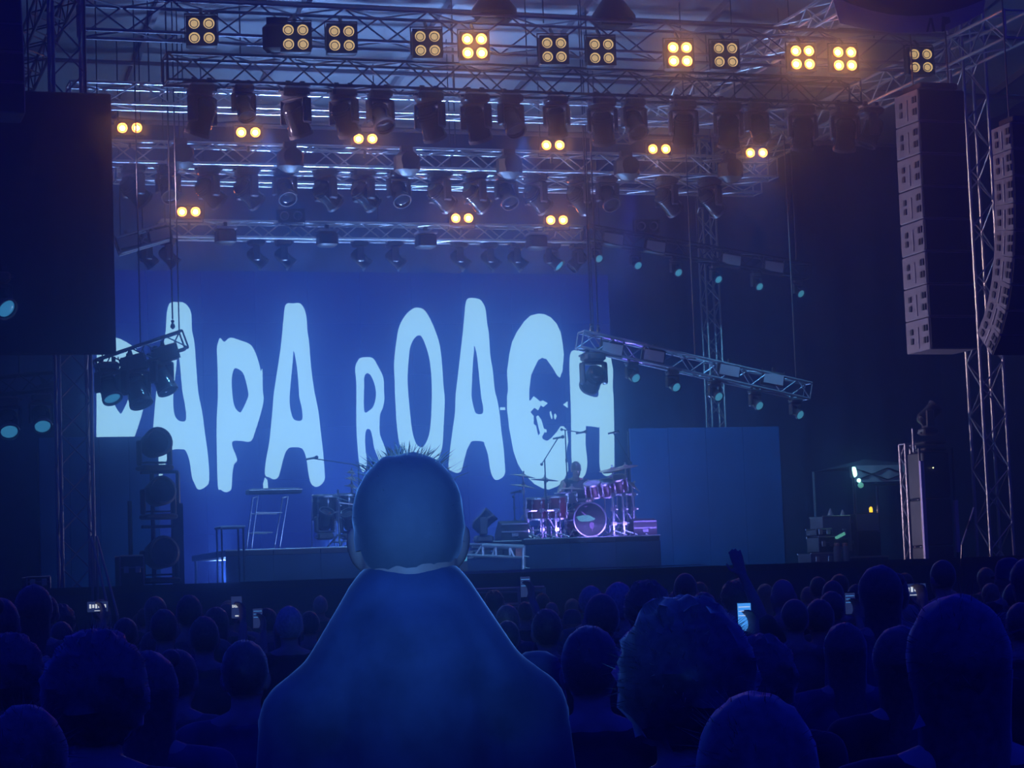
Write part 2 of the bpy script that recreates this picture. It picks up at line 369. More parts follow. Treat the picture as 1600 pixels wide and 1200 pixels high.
# ------------------------------------------------------------------ LED screen and its writing
YS = 38.6
cs = [px(148, 700, YS), px(961, 700, YS)]
zt, zb = px(550, 425, YS).z, ZD
scr = thing('led_screen', 'huge LED screen glowing with pale blue hand-drawn capital letters', 'screen', (cs[0].x, YS, zb))
W = cs[1].x-cs[0].x; H = zt-zb; nx, nz_ = 10, 6
pm = {}
for i in range(nx):
    for j in range(nz_):
        if not pm: pm['m'] = MB().bbox((W/nx/2, .06, H/nz_/2), (W/nx-.006, .12, H/nz_-.006), .004).mesh('panel', LED, False)
        link('panel', pm['m'], scr, MX.Translation((i*W/nx, 0, j*H/nz_)))
for i in range(nx+1): bar('rear_strut', (i*W/nx, .17, 0), (i*W/nx, .17, H), .03, BLKM, scr)
LET = {
'P1': ([(151,640),(151,585),(152,545),(157,529),(176,527),(191,531),(211,544),(221,560),(226,585),(226.5,612),(226,626),(221,650),(210,683),(202,700),(180,702),(177,715),(178,745),(172,764),(164,768),(155,760),(151,700)],
       [[(182,574),(190,580),(195,592),(200,608),(201,622),(191,644),(187,645),(180,634),(176,622),(174.5,600),(177,580)]]),
'A1': ([(266,473),(276,472),(286,472.5),(294,479),(299,491),(300,516),(304,537),(307,579),(310,614),(316,644),(320,675),(325,712),(327,749),(322,760),(310,765),(304,755),(300,745),(296,719),(290,704),(284,702),(274,702),(267,705),(260,720),(257,732),(252,746),(243,750),(234,745),(233,735),(236,700),(240,662),(242.5,631),(246,600),(249,585),(254,550),(259,517),(261,487)],
       [[(277.5,550),(281,566),(285,610),(289,631),(291,650),(289,658),(279,657),(272.5,647),(270.6,625),(272,604),(275.6,572)]]),
'P2': ([(344,528),(350.6,534),(360,527.5),(376,532),(390,537.5),(397.5,547.5),(404,565),(407.5,580),(410,577),(410.6,610),(412,620),(411,632),(406,651),(400,670),(392.5,689),(378,689),(365,689),(363,697),(370.6,718),(365.6,726),(363,742),(362,761),(359,767),(352,769),(345,765),(340.6,760),(339,707),(338.7,657),(340.6,620),(340,572),(339,545),(341,535)],
       [[(368,575),(377.5,580),(382.5,589),(387.5,610),(387.5,621),(377.5,642.5),(372.5,643),(367,636),(364,624),(362,597),(364,581)]]),
'A2': ([(447.5,475),(458,474),(469,474),(476,484),(479,497.5),(480.6,519),(483,535),(486,572.5),(490.6,607.5),(493,620),(497.5,642.5),(501,672.5),(505,707.5),(507.5,740),(507,750),(501,758),(493,760.6),(486,755),(482,739),(479,717.5),(472,700.6),(455,699),(449,702.5),(444,712.5),(438,736),(435,745),(429,749),(421,746),(414,741),(416,717.5),(421,690),(425,651),(427.5,620),(430,601),(439,541),(444,489)],
       [[(459,548),(464,572.5),(467,607.5),(468,622),(472,639),(472,656),(460,656),(455,645),(452.5,627.5),(454,601),(457.5,564)]]),
'D1': ([(414,746),(418,750),(419,763),(412,765),(411,757)], []),
'R': ([(555,576),(559,564),(564,559),(577.5,558),(584,561),(590,571),(599,590),(600,609),(600.6,625),(598,637.5),(594,647.5),(593,665),(594,680),(600,695),(605.6,712.5),(611,730),(609,737),(602,737),(597,731),(592,717.5),(585,700),(582.5,685),(579,672),(573,671),(570.6,681),(571,700),(573,716),(572.5,729),(567.5,738),(562,726),(559,700),(557,662.5),(557,600)],
      [[(573,583),(579,586),(584,596),(587,607.5),(587.5,619),(584,634),(577.5,641),(569,642),(569,600),(569,590)]]),
'O': ([(651,480.6),(662.5,484),(672.5,499),(681,519),(687.5,541),(691,572.5),(693,604),(695,625),(693,669),(690.6,700),(681,725),(668,741),(654,745),(640,735),(627.5,706),(621,672.5),(617.5,619),(617,597.5),(616,566),(620,530),(624,510),(632.5,494),(642.5,484)],
      [[(654,524),(659,526),(665,539),(671,560),(674,585),(675,612.5),(674,650),(671,677.5),(664,695),(657.5,699),(650,692.5),(644,672.5),(640,637.5),(637.5,607.5),(637,585),(640,547.5),(645,532.5),(650,526)]]),
'A3': ([(732,466),(748,467),(755,474),(759,485),(761,504),(764,522.5),(766,554),(770,579),(773,609),(776,621),(780,641),(783,670),(787,701),(789,729),(789,739),(785,746),(776,750),(770,745),(766,732.5),(762.5,710),(757.5,695),(755,690),(739,689),(734,694),(729,705),(724,724),(721,735),(715,739),(706,736),(701,731),(702.5,710),(706,682.5),(711,645),(712,620),(713,609),(717,575),(723,522.5),(726,491),(727.5,475)],
       [[(741,540),(745,552.5),(748,579),(751,609),(752.5,622.5),(755,636),(754,646),(744,646),(740,636),(737,621),(737,609),(739,566),(740.6,550)]]),
'D2': ([(781.5,636.5),(789.5,636.5),(789.5,640.5),(781.5,640.5)], []),
'C': ([(842,490),(851,491),(861,496),(870,506),(876,519),(879,535),(881,554),(879,579),(875,590),(871,587),(864,575),(854,561),(847,559),(841,562.5),(836,572.5),(830,586),(827,609),(827,625),(829,626),(834,619),(844,627),(848,625.6),(856,630),(849,636),(845,633),(841,641),(835,637),(829,644),(834,650),(834,662.5),(837.5,665),(841,681),(844,677),(841,665),(838,651),(841,649),(846,656),(850,670),(854,671),(854,676),(851,675),(847,682.5),(848,686),(855,689),(861,685),(870,675),(876,666),(880.6,666),(886,672),(888,690),(886,700),(885,712),(887,722),(888,735),(880,752),(871,760),(857.5,765),(848,763),(835,756),(825,746),(816,736),(809,724),(802.5,705),(799,686),(796,670),(792.5,639),(792.5,620),(794,609),(792.5,580),(796,554),(800,535),(807.5,519),(819,502.5),(829,493)], []),
'F1': ([(880,632),(887,627),(887.3,637.5)], []),
'F2': ([(861,642),(863.5,652.5),(862,655),(860,650),(859,644)], []),
'F3': ([(868,646),(870,650),(867.5,656),(866,652.5),(866,647.5)], []),
'H': ([(893,549),(905,548),(910,550),(912.5,555),(914,599),(915.6,612.5),(919,617.5),(934,620),(935,605),(933,577.5),(933,556),(936,551),(949,551),(954,556),(956,567.5),(958,580),(957.5,605),(959,630),(960,724),(957,739),(947.5,744),(940,737.5),(937,724),(937,670),(935.6,668),(917.5,665.6),(915.6,668.5),(915,694),(917,712.5),(917.5,728),(914,742),(905,750),(896,742),(893,710),(892.5,650),(891,605),(890,567.5)], []),
}
for k, (o_, hs) in LET.items():
    sm = 1 if k[0] in 'DFC' else 3
    P3 = lambda q: px(q[0], q[1], YS-.012)-V((cs[0].x, YS, zb))
    MB().poly([P3(q) for q in crom(o_, sm)], [[P3(q) for q in crom(h_, 3)] for h_ in hs], V((0, .01, 0))).build('letter' if k[0] not in 'DF' else 'letter_mark', TXT, scr, False)

# ------------------------------------------------------------------ masking flats and hanging scrim
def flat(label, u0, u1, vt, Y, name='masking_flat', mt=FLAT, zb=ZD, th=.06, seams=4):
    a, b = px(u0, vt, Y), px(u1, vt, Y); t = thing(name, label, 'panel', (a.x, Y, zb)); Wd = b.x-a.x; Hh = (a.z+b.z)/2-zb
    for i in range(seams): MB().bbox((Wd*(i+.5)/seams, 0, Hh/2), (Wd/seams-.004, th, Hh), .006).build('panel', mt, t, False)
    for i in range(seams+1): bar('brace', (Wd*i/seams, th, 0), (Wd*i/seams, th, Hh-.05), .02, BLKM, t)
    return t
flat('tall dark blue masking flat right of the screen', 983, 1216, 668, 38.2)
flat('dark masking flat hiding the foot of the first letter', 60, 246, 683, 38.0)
sc = thing('hanging_scrim', 'huge black scrim hanging in front of the left wing, below the roof', 'scrim', px(60, 551, 29.9))
wS = px(181, 551, 29.9).x-px(-80, 551, 29.9).x; hS = px(181, 150, 29.9).z-px(181, 551, 29.9).z
cloth((px(-80, 551, 29.9).x-sc.location.x, 0, 0), (px(181, 551, 29.9).x-sc.location.x, 0, 0), 0, hS, .02, .5).build('cloth', SCRIM, sc)
bar('batten', (px(-80, 551, 29.9).x-sc.location.x, .02, hS), (px(181, 551, 29.9).x-sc.location.x, .02, hS), .03, BLKM, sc)
bar('batten', (px(-80, 551, 29.9).x-sc.location.x, .02, .0), (px(181, 551, 29.9).x-sc.location.x, .02, .0), .03, BLKM, sc)
for s_ in (.15, .5, .85):
    xx = px(-80, 551, 29.9).x-sc.location.x+wS*s_; bar('hanging_cable', (xx, .02, hS), (xx, .02, 11.8-sc.location.z), .012, BLKM, sc)

# ------------------------------------------------------------------ haze
hz = bpy.data.materials.new('stage_haze'); hz.use_nodes = True; nt = hz.node_tree; nt.nodes.clear()
ou = nt.nodes.new('ShaderNodeOutputMaterial'); vs_ = nt.nodes.new('ShaderNodeVolumeScatter')
vs_.inputs['Color'].default_value = HAZE_C; vs_.inputs['Density'].default_value = HAZE_D; vs_.inputs['Anisotropy'].default_value = HAZE_G
vs2 = nt.nodes.new('ShaderNodeVolumeScatter'); ad = nt.nodes.new('ShaderNodeAddShader')
vs2.inputs['Color'].default_value = HAZE_C2; vs2.inputs['Density'].default_value = HAZE_D2; vs2.inputs['Anisotropy'].default_value = .15
nt.links.new(vs_.outputs[0], ad.inputs[0]); nt.links.new(vs2.outputs[0], ad.inputs[1]); vs3 = nt.nodes.new('ShaderNodeVolumeScatter'); ad2 = nt.nodes.new('ShaderNodeAddShader')
vs3.inputs['Color'].default_value = (.5, .5, 1, 1); vs3.inputs['Density'].default_value = .010; vs3.inputs['Anisotropy'].default_value = .985
nt.links.new(ad.outputs[0], ad2.inputs[0]); nt.links.new(vs3.outputs[0], ad2.inputs[1]); nt.links.new(ad2.outputs[0], ou.inputs['Volume'])
hb = MB().box((12, 18.5, 6.9), (70, 46, 14.4)).build('haze', hz, None, False); tag(hb, 'thin stage haze, coloured blue for stage light, filling the air over crowd and stage', 'haze', None, 'stuff')
# ------------------------------------------------------------------ blinders
_bl = {}
def blinder(u, v, Y, four, lit, label, group):
    p = px(u, v, Y); t = thing('blinder_light', label, 'stage light', p, R(-9), group)
    k = ('h', four)
    s = .205 if four else .225; hw, hh = (.43, .43) if four else (.44, .235)
    if k not in _bl:
        mb = MB(); mb.bbox((0, .11, 0), (hw, .2, hh), .02)
        mb.box((0, 0, hh/2-.008), (hw, .03, .016)).box((0, 0, -hh/2+.008), (hw, .03, .016)).box((hw/2-.008, 0, 0), (.016, .03, hh-.032)).box((-hw/2+.008, 0, 0), (.016, .03, hh-.032))
        _bl[k] = mb.mesh('housing', BLK, True)
        Q = MX.Rotation(R(90), 4, 'X')      # z -> -y (towards the audience)
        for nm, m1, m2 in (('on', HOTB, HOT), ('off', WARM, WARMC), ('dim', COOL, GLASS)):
            _bl['r'+nm] = MB().lathe([(.050, -.045), (.062, -.012), (.072, .004), (.076, .010), (.078, .004), (.078, -.05)], 18, Q).mesh('reflector', m1, True)
            _bl['b'+nm] = MB().lathe([(0, .004), (.030, -.002), (.052, -.018), (.054, -.046)], 14, Q).mesh('bulb', m2, True)
        _bl['rim'] = MB().lathe([(.079, -.05), (.079, .012), (.088, .012), (.088, -.05)], 18, Q).mesh('lamp_ring', BLKM, True)
        mb = MB(); mb.box((-hw/2-.015, .1, .0), (.012, .04, .3)); mb.box((hw/2+.015, .1, .0), (.012, .04, .3)); mb.box((0, .1, hh/2+.05 if four else -hh/2-.05), (hw+.04, .04, .012))
        mb.box((-hw/2-.015, .1, hh/4 if four else -hh/4), (.012, .04, hh/2+.1)); mb.box((hw/2+.015, .1, hh/4 if four else -hh/4), (.012, .04, hh/2+.1)); 
        mb.cyl((0, .1, hh/2+.05 if four else -hh/2-.05), (0, .26, hh/2+.16 if four else -hh/2-.13), .025, None, 8)
        _bl[('y', four)] = mb.mesh('bracket', BLKM, False)
    if ('y', four) not in _bl: _bl[('y', four)] = _bl[('y', not four)]
    link('housing', _bl[k], t); link('bracket', _bl[('y', four)], t)
    for sx in (-.5, .5):
        for sz in ((-.5, .5) if four else (0,)):
            l = link('lamp', _bl['r'+lit], t, MX.Translation((sx*s, -.005, sz*s)))
            link('bulb', _bl['b'+lit], l); link('lamp_ring', _bl['rim'], l)
    return t
F4 = [(315, 48, 0), (462, 58, 0), (534, 60, 0), (668, 68, 0), (741.5, 72, 1), (866, 78, 0), (940, 80, 0), (1062.5, 85, 1), (1134, 86, 0), (1254, 90, 1), (1320, 92, 1), (1439, 95, 0)]
nl = nd = 0
for u, v, l in F4:
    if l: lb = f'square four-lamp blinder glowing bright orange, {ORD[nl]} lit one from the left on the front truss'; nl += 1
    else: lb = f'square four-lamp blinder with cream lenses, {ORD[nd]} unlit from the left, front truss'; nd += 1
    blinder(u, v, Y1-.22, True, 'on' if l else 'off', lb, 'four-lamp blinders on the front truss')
F2 = [(202.5, 200, 1), (388, 207, 1), (571, 217, 1), (864, 227, 1), (1030, 233, 1), (1182, 239, 1)]
for i, (u, v, l) in enumerate(F2):
    blinder(u, v, Y4-.05, False, 'on', f'two-lamp blinder glowing orange on the middle truss, {ORD[i]} from the left', 'two-lamp blinders on the middle truss')
for u, v, l, lb in [(295, 331, 'on', 'two-lamp blinder glowing orange above the rearmost truss, its leftmost lit one'), (455, 337, 'dim', 'unlit two-lamp blinder with two small grey lenses above the rearmost truss'),
                    (722, 341, 'on', 'two-lamp blinder glowing orange above the rearmost truss, over the gap before the last tall letters'), (870, 344, 'on', 'small two-lamp blinder glowing orange at the right end of the rearmost truss'),
                    (1012, 353, 'dim', 'barely visible unlit two-lamp blinder over the upper tilted truss')]:
    blinder(u, v, Y5-.1 if u < 950 else 36.4, False, l, lb, 'two-lamp blinders above the rearmost truss')
# square back of a fixture beside the second blinder
bb = thing('fixture_back', 'black square fixture seen unlit beside the second four-lamp blinder', 'stage light', px(434, 57, Y1-.16), R(-9))
MB().bbox((0, .1, 0), (.42, .18, .42), .06).build('housing', BLK, bb); MB().box((0, .1, .25), (.3, .05, .1)).build('bracket', BLKM, bb)

# ------------------------------------------------------------------ moving heads
_mh = {}
def mh_meshes():
    _mh['base'] = MB().bbox((0, 0, -.075), (.36, .30, .15), .035).box((0, -.15, -.075), (.18, .02, .06)).box((-.20, 0, -.05), (.05, .12, .03)).box((.20, 0, -.05), (.05, .12, .03)).mesh('base', SHELLP, True)
    _mh['clamp'] = MB().cyl((-.03, 0, .05), (.03, 0, .05), .045, None, 10).box((0, 0, .01), (.05, .05, .05)).mesh('clamp', BLKM, True)
    mb = MB().bbox((0, 0, -.175), (.40, .16, .05), .02)
    for s in (-1, 1): mb.bbox((s*.195, 0, -.34), (.055, .17, .36), .024)
    _mh['yoke'] = mb.mesh('yoke', SHELLP, True)
    # head: barrel along +z (lens end), pivot at the origin
    pr = [(0, -.24), (.09, -.235), (.135, -.19), (.15, -.10), (.155, .02), (.15, .10), (.158, .13), (.165, .20), (.165, .245), (.150, .25), (.146, .225)]
    mb = MB().lathe(pr, 22)
    for z in (-.15, -.11, -.07): mb.lathe([(.15, z), (.163, z+.005), (.163, z+.02), (.15, z+.025)], 22)
    _mh['head'] = mb.mesh('head', GLS, True)
    _mh['bezel'] = MB().lathe([(.148, .225), (.150, .262), (.172, .262), (.172, .215)], 24).mesh('bezel', SHELLP, True)
    for k, m_ in (('dark', GLASS), ('cyan', CYAN), ('sky', SKYL)):
        _mh['l'+k] = MB().lathe([(0, .245), (.08, .24), (.13, .228), (.147, .215)], 20).mesh('lens', m_, True)
mh_meshes()
def moving_head(p, label, group, s=1.0, aim=(0, 0, -1), hang=True, lens='dark', roll=None, pan=None):
    t = thing('moving_head_light', label, 'stage light', p, 0, group); t.scale = (s, s, s)
    aim = V(aim).normalized(); pan = math.atan2(aim.y, aim.x)+math.pi/2 if pan is None else pan
    q = MX.Rotation(pan, 4, 'Z'); z = MX.Identity(4) if hang else MX.Rotation(math.pi, 4, 'X')
    link('base', _mh['base'], t, z)
    if hang:
        for sx in (-.1, .1): link('clamp', _mh['clamp'], t, MX.Translation((sx, 0, 0)))
    link('yoke', _mh['yoke'], t, z @ q if hang else q @ z)
    hp = V((0, 0, -.42 if hang else .42))
    h = link('head', _mh['head'], t, MX.Translation(hp) @ aim.to_track_quat('Z', 'Y').to_matrix().to_4x4())
    link('bezel', _mh['bezel'], h); link('lens', _mh['l'+lens], h)
    return t
H2 = [(315, 141, 1.12, (-.25, .30, -.9)), (380, 143, .80, (.1, -.5, -.8)), (461, 141, 1.08, (.35, .28, -.9)), (536, 146, 1.04, (.42, .35, -.85)), (593, 149, .95, (.1, -.55, -.75)),
      (670, 150, 1.08, (.38, .35, -.85)), (742, 152, 1.08, (.36, .32, -.88)), (797, 155, .95, (.15, -.5, -.8)), (868, 156, .92, (.2, .35, -.9)), (940, 158, 1.06, (.2, .42, -.85)),
      (989, 162, .92, (.05, -.55, -.75)), (1066, 164, 1.04, (.1, .45, -.85)), (1136, 168, 1.04, (.15, .4, -.85)), (1181, 166, .92, (.1, -.45, -.8)), (1252, 170, 1.06, (.1, .4, -.85)), (1318, 172, 1.06, (.1, .42, -.85)), (1360, 176, .95, (-.4, .1, -.85))]
for i, (u, v, s, a) in enumerate(H2):
    moving_head(px(u, vl(143, u), Y2)-V((0, 0, .05*s)), f'big black moving head hanging under the second truss, {ORD[i]} from the left', 'big moving heads under the second truss', s, a)
H4 = [(208, 276), (262, 274), (325, 280), (385, 281), (444, 280), (508, 284), (567, 286), (622, 284), (686, 289), (741, 289), (790, 287), (836, 293), (903, 294), (948, 297), (1040, 301), (1108, 304)]
for i, (u, v) in enumerate(H4):
    a = (.75, .35, -.6) if i % 3 != 1 else (.05, -.6, -.7)
    moving_head(px(u, vl(266, u), Y4+.40)-V((0, 0, .05*(1.0 if i % 3 != 1 else .9))), f'black moving head hanging under the middle trusses, {ORD[i]} from the left', 'moving heads under the middle trusses', 1.0 if i % 3 != 1 else .9, a)
# big fixtures hanging in front of the middle truss, dark rounded boxes
for i, (u, v) in enumerate([(282, 226), (453, 232), (635, 238), (795, 243), (978, 246), (1140, 250)]):
    p = px(u, v, Y4-.5); t = thing('beam_fixture', f'large dark rounded fixture in front of the middle truss, {ORD[i]} from the left', 'stage light', p, 0, 'large dark fixtures on the middle truss')
    MB().bbox((0, 0, -.19), (.40, .34, .40), .09).build('housing', BLK, t); MB().lathe([(0, 0), (.13, .01), (.15, .05), (.13, .05)], 16, MX.Translation((0, -.17, -.17)) @ MX.Rotation(R(90), 4, 'X')).build('lens', GLASS, t); MB().box((0, 0, .05), (.2, .1, .1)).build('bracket', BLKM, t)
# small wash heads below the rearmost truss: V-shaped silhouettes
H5 = [(228, 399, (.5, .1, -.6)), (262, 394, (.55, 0, -.6)), (400, 397, (.6, -.1, -.6)), (443, 400, (.6, -.1, -.6)), (562, 402, (.6, -.1, -.6)), (616, 403, (.65, -.1, -.6)), (717, 404, (.6, -.1, -.6)), (764, 405, (.6, -.1, -.6)), (806, 406, (.6, -.1, -.6)), (862, 405, (.5, -.5, -.6)), (902, 409, (-.6, 0, -.6))]
for i, (u, v, a) in enumerate(H5):
    moving_head(px(u, vl(376, u), Y5+.32)-V((0, 0, .037)), f'small wash head hanging under the rearmost truss, {ORD[i]} from the left', 'small wash heads under the rearmost truss', .74, a, lens='cyan' if i in (2, 9) else 'dark')
def strobe(u, v, Y, label, group, tilt=0, s=1.0, dark=False):
    t = thing('strobe_light', label, 'stage light', px(u, v, Y), 0, group); t.rotation_euler = (0, R(tilt), R(-6)); t.scale = (s, s, s)
    MB().bbox((0, .08, 0), (.36, .14, .24), .02).build('housing', BLK, t)
    MB().box((0, 0, -.0), (.32, .02, .16)).build('front_panel', SHELLP if dark else STROBE, t)
    MB().box((0, 0.08, .15), (.05, .05, .08)).build('bracket', BLKM, t)
    for sx in (-1, 1): MB().box((sx*.185, .06, .02), (.012, .05, .26)).build('side_arm', BLKM, t)
for i, (u, v) in enumerate([(352, 365), (511, 369), (665, 372), (838, 374)]):
    t = thing('lamp_box', f'black boxy fixture with a lit top hanging in the rearmost truss, {ORD[i]} from the left', 'stage light', px(u, v, Y5-.1), 0, 'boxy fixtures in the rearmost truss')
    MB().bbox((0, 0, -.06), (.33, .3, .24), .03).build('housing', BLK, t); MB().box((0, -.02, .085), (.35, .3, .035)).build('top_cover', STROBE if i != 1 else ALU2, t); MB().box((0, 0, .15), (.06, .06, .09)).build('bracket', BLKM, t)
WS = [(201, 377, 36.45, -13, 'strobe panel at the left end of the upper left tilted truss'), (250, 366, 36.45, -13, 'strobe panel beside the rearmost truss on the upper left tilted truss'),
      (959, 373, 36.45, 9, 'upper right tilted truss strobe panel nearest the rearmost truss'), (1025, 385, 36.45, 9, 'second strobe panel along the upper right tilted truss'), (1143, 406, 36.45, 9, 'third strobe panel along the upper right tilted truss'), (1210, 417, 36.45, 9, 'outermost strobe panel of the upper right tilted truss'),
      (957, 545, 33.85, 11, 'lower right tilted truss strobe panel nearest the last letter'), (1022, 556, 33.85, 11, 'second strobe panel along the lower right tilted truss'), (1140, 579, 33.85, 11, 'bright third strobe panel along the lower right tilted truss'), (1209, 592, 33.85, 11, 'outermost strobe panel of the lower right tilted truss'),
      (209, 567, 33.35, -15, 'dark strobe panel on the short truss before the first letter'), (259, 552, 33.35, -15, 'dark strobe panel on the short truss before the second letter'), (72, 612, 33.35, -15, 'dark box fixture above the blue ring light left of the dark tower')]
for u, v, Y, tl, lb in WS: strobe(u, v, Y, lb, 'strobe panels on the tilted trusses', tl, 1.05, Y < 33.5)
HW = [(936, 393, 36.6, (.1, -.8, -.5), .62), (997, 403, 36.6, (.1, -.8, -.5), .62), (1060, 415, 36.6, (.12, -.8, -.5), .62), (1122, 427, 36.6, (.15, -.8, -.5), .62), (1186, 438, 36.6, (.15, -.8, -.5), .64), (1250, 448, 36.6, (.2, -.8, -.5), .68)]
for i, (u, v, Y, a, s) in enumerate(HW): moving_head(px(u-5, 364+(u-5-915)*.176+13, Y)-V((0, 0, .05*.5)), f'small head with a cyan lens under the upper right tilted truss, {ORD[i]} from the left', 'heads under the upper right tilted truss', .5, a, lens='cyan')
HX = [(930, 548, (.0, .9, -.4), 'dark'), (991, 574, (.15, -.8, -.45), 'cyan'), (1054, 586, (.15, -.8, -.45), 'cyan'), (1120, 600, (.15, -.8, -.45), 'cyan'), (1183, 612, (.2, -.8, -.45), 'cyan'), (1246, 624, (.25, -.8, -.45), 'cyan')]
for i, (u, v, a, l) in enumerate(HX): moving_head(px(u-4, 531+(u-4-906)*.2275+13, 34.0)-V((0, 0, .025)), f'moving head hanging under the lower right tilted truss, {ORD[i]} from the left', 'heads under the lower right tilted truss', 1.0 if i == 0 else .54, a, lens=l)
for u, v, a, l, s, lb in [(168, 582, (.2, -.5, -.8), 'sky', .9, 'dark moving head with a blue lens under the left end of the short truss'), (212, 578, (.2, -.35, -.85), 'dark', 1.05, 'dark rounded moving head in front of the first letter, middle of the short truss'), (252, 565, (.3, -.35, -.85), 'dark', .95, 'dark rounded moving head at the foot of the first tall letter, short truss'),
                          (64, 631, (.0, -.72, -.7), 'sky', .85, 'moving head with a bright blue ring lens left of the dark tower'), (12, 636, (.0, -.72, -.7), 'sky', .9, 'moving head with a bright blue ring lens at the far left edge'), (-4, 442, (.45, -.7, -.55), 'sky', .9, 'blue lens moving head half hidden by the hanging black scrim')]:
    moving_head(px(u, v-16, 33.5 if u > 100 else (29.5 if v < 500 else 33.2)), lb, 'moving heads at the left wing', s, a, lens=l)
# ------------------------------------------------------------------ speaker arrays
def line_array(label, p, n, w, h, d, bends, cat='speaker array', rz=0, down=False):
    t = thing('line_array', label, cat, p, rz)      # p: lower front-left corner of the lowest cabinet; built upwards
    cm = MB(); cm.bbox((0, d/2, h/2), (w-.01, d, h-.012), .012); cme = cm.mesh('cabinet', LGREY, False)
    gm = MB().box((0, -.012, h/2), (w-.05, .03, h-.05)).mesh('grille', GRILLE, False)
    hm = MB()
    rec = []
    for (yy, zz, q) in ((.14, .30, 1), (.14, .14, 1), (.46, .22, 0)):
        for k in (-1, 1): rec.append(((-w/2-.001, d*yy+k*.035, h*zz/.44), (.022, .045, .09)) if q else ((-w/2-.001, d*.72, h*.5+k*.07), (.022, .07, .085)))
    slm = MB().box((0, 0, 0), (1, 1, 1)).mesh('handle_recess', BLK, False)
    rm = MB().cyl((-w/2, d*.45, h*.1), (-w/2, d*.45, h*.75), .012, None, 6).mesh('rigging_bar', ALU2, True)
    mx = MX.Translation((w/2, 0, 0))
    if down: mx = mx @ MX.Translation((0, 0, 0))
    top0 = mx.copy()
    for i in range(n):
        b = bends[i] if i < len(bends) else 0
        if down: mx = mx @ MX.Rotation(R(b), 4, 'X') @ MX.Translation((0, 0, -h))
        c = link('cabinet', cme, t, mx.copy()); link('grille', gm, c); [link('handle_recess', slm, c, MX.Translation(a_) @ MX.Diagonal((*b_, 1))) for a_, b_ in rec]; link('rigging_bar', rm, c)
        if not down: mx = mx @ MX.Translation((0, 0, h)) @ MX.Rotation(R(b), 4, 'X')
    if down: mx = top0
    top = mx.translation
    MB().bbox((0, d*.45, .06), (w*.8, d*.8, .1), .02).build('bumper_frame', BLKM, t).matrix_local = mx
    for sx in (-.3, .3): bar('hoist_cable', top+V((sx, d*.4, .1)), (top.x+sx, top.y+d*.4, 12.0-p[2]), .012, BLKM, t)
    return t
pa = px(1453, 546, 29.3)
line_array('tall grey sided line array speaker hanging at the right of the stage', pa, 8, .80, .49, .72, [0, 0, 0, .5, .5, .5, 0])
pb = px(1577, 190, 27.4)
line_array('curved J-shaped line array speaker beside the taller one, far right', pb, 9, .85, .385, .52, [0, 1, 2, 3, 4, 6, 8, 10, 11], down=True)
plx = px(47, 178, 28.2)
line_array('dark line array speaker hanging at the upper left corner', (plx.x-.95, plx.y, plx.z), 5, .9, .4, .6, [-8, -6, -4, -2, -1])
# ------------------------------------------------------------------ risers and stage front
ZR = px(950, 838, 34.6).z
def riser(label, u0, u1, vt, Y, depth, zt, nb):
    a, b = px(u0, vt, Y), px(u1, vt, Y); t = thing('stage_riser', label, 'riser', (a.x, Y, ZD)); w_ = b.x-a.x; h_ = zt-ZD
    for i in range(nb):
        MB().bbox((w_*(i+.5)/nb, depth/2, h_-.05), (w_/nb-.006, depth, .1), .01).build('platform', BLK, t, False)
        MB().box((w_*(i+.5)/nb, -.005, (h_-.1)/2), (w_/nb-.004, .02, h_-.1)).build('skirt_panel', FASC, t, False)
    for x in (0.05, w_/2, w_-.05):
        for y in (.1, depth-.1): bar('leg', (x, y, 0), (x, y, h_-.1), .025, ALU2, t)
    bar('front_trim', (0, -.02, h_-.01), (w_, -.02, h_-.01), .012, ALU, t)
    return t
riser('long black riser under the drum kit with a dark skirt', 818, 1031, 838, 34.6, 3.0, ZR, 3)
ZL = px(470, 856, 34.6).z
riser('black riser at the left under the percussion and keyboard stand', 352, 645, 856, 34.6, 3.0, ZL, 4)

def stand_legs(mb, r, h, n=3, a0=0, rr=.012):
    for k in range(n):
        t = a0+2*math.pi*k/n; mb.cyl((math.cos(t)*.02, math.sin(t)*.02, h), (math.cos(t)*r, math.sin(t)*r, .012), rr, None, 6)
        mb.cyl((0, 0, h*.45), (math.cos(t)*r*.6, math.sin(t)*r*.6, h*.42), rr*.7, None, 5)
def tripod(t, h, r=.3, hh=.42, a0=0, mt=CHROME, pr=.014):
    bar('pole', (0, 0, .05), (0, 0, h), pr, mt, t)
    for k in range(3):
        q = a0+2*math.pi*k/3; l = bar('leg', (math.cos(q)*.02, math.sin(q)*.02, hh), (math.cos(q)*r, math.sin(q)*r, .015), pr*.85, mt, t)
        bar('leg_brace', (0, 0, hh*.4), (math.cos(q)*r*.62, math.sin(q)*r*.62, hh*.42), pr*.6, mt, t)
        MB().sph((math.cos(q)*r, math.sin(q)*r, .018), .018, 8, 6).build('rubber_foot', CABLE, t)
    for z in (h*.45, h*.72): MB().cyl((0, 0, z-.03), (0, 0, z+.03), pr*1.7, None, 8).cyl((0, 0, z), (.045, 0, z), .008, None, 6).build('clamp', mt, t)
def base_at(u, v, Y, z): p = px(u, v, Y); return V((p.x, Y, z)), p.z-z
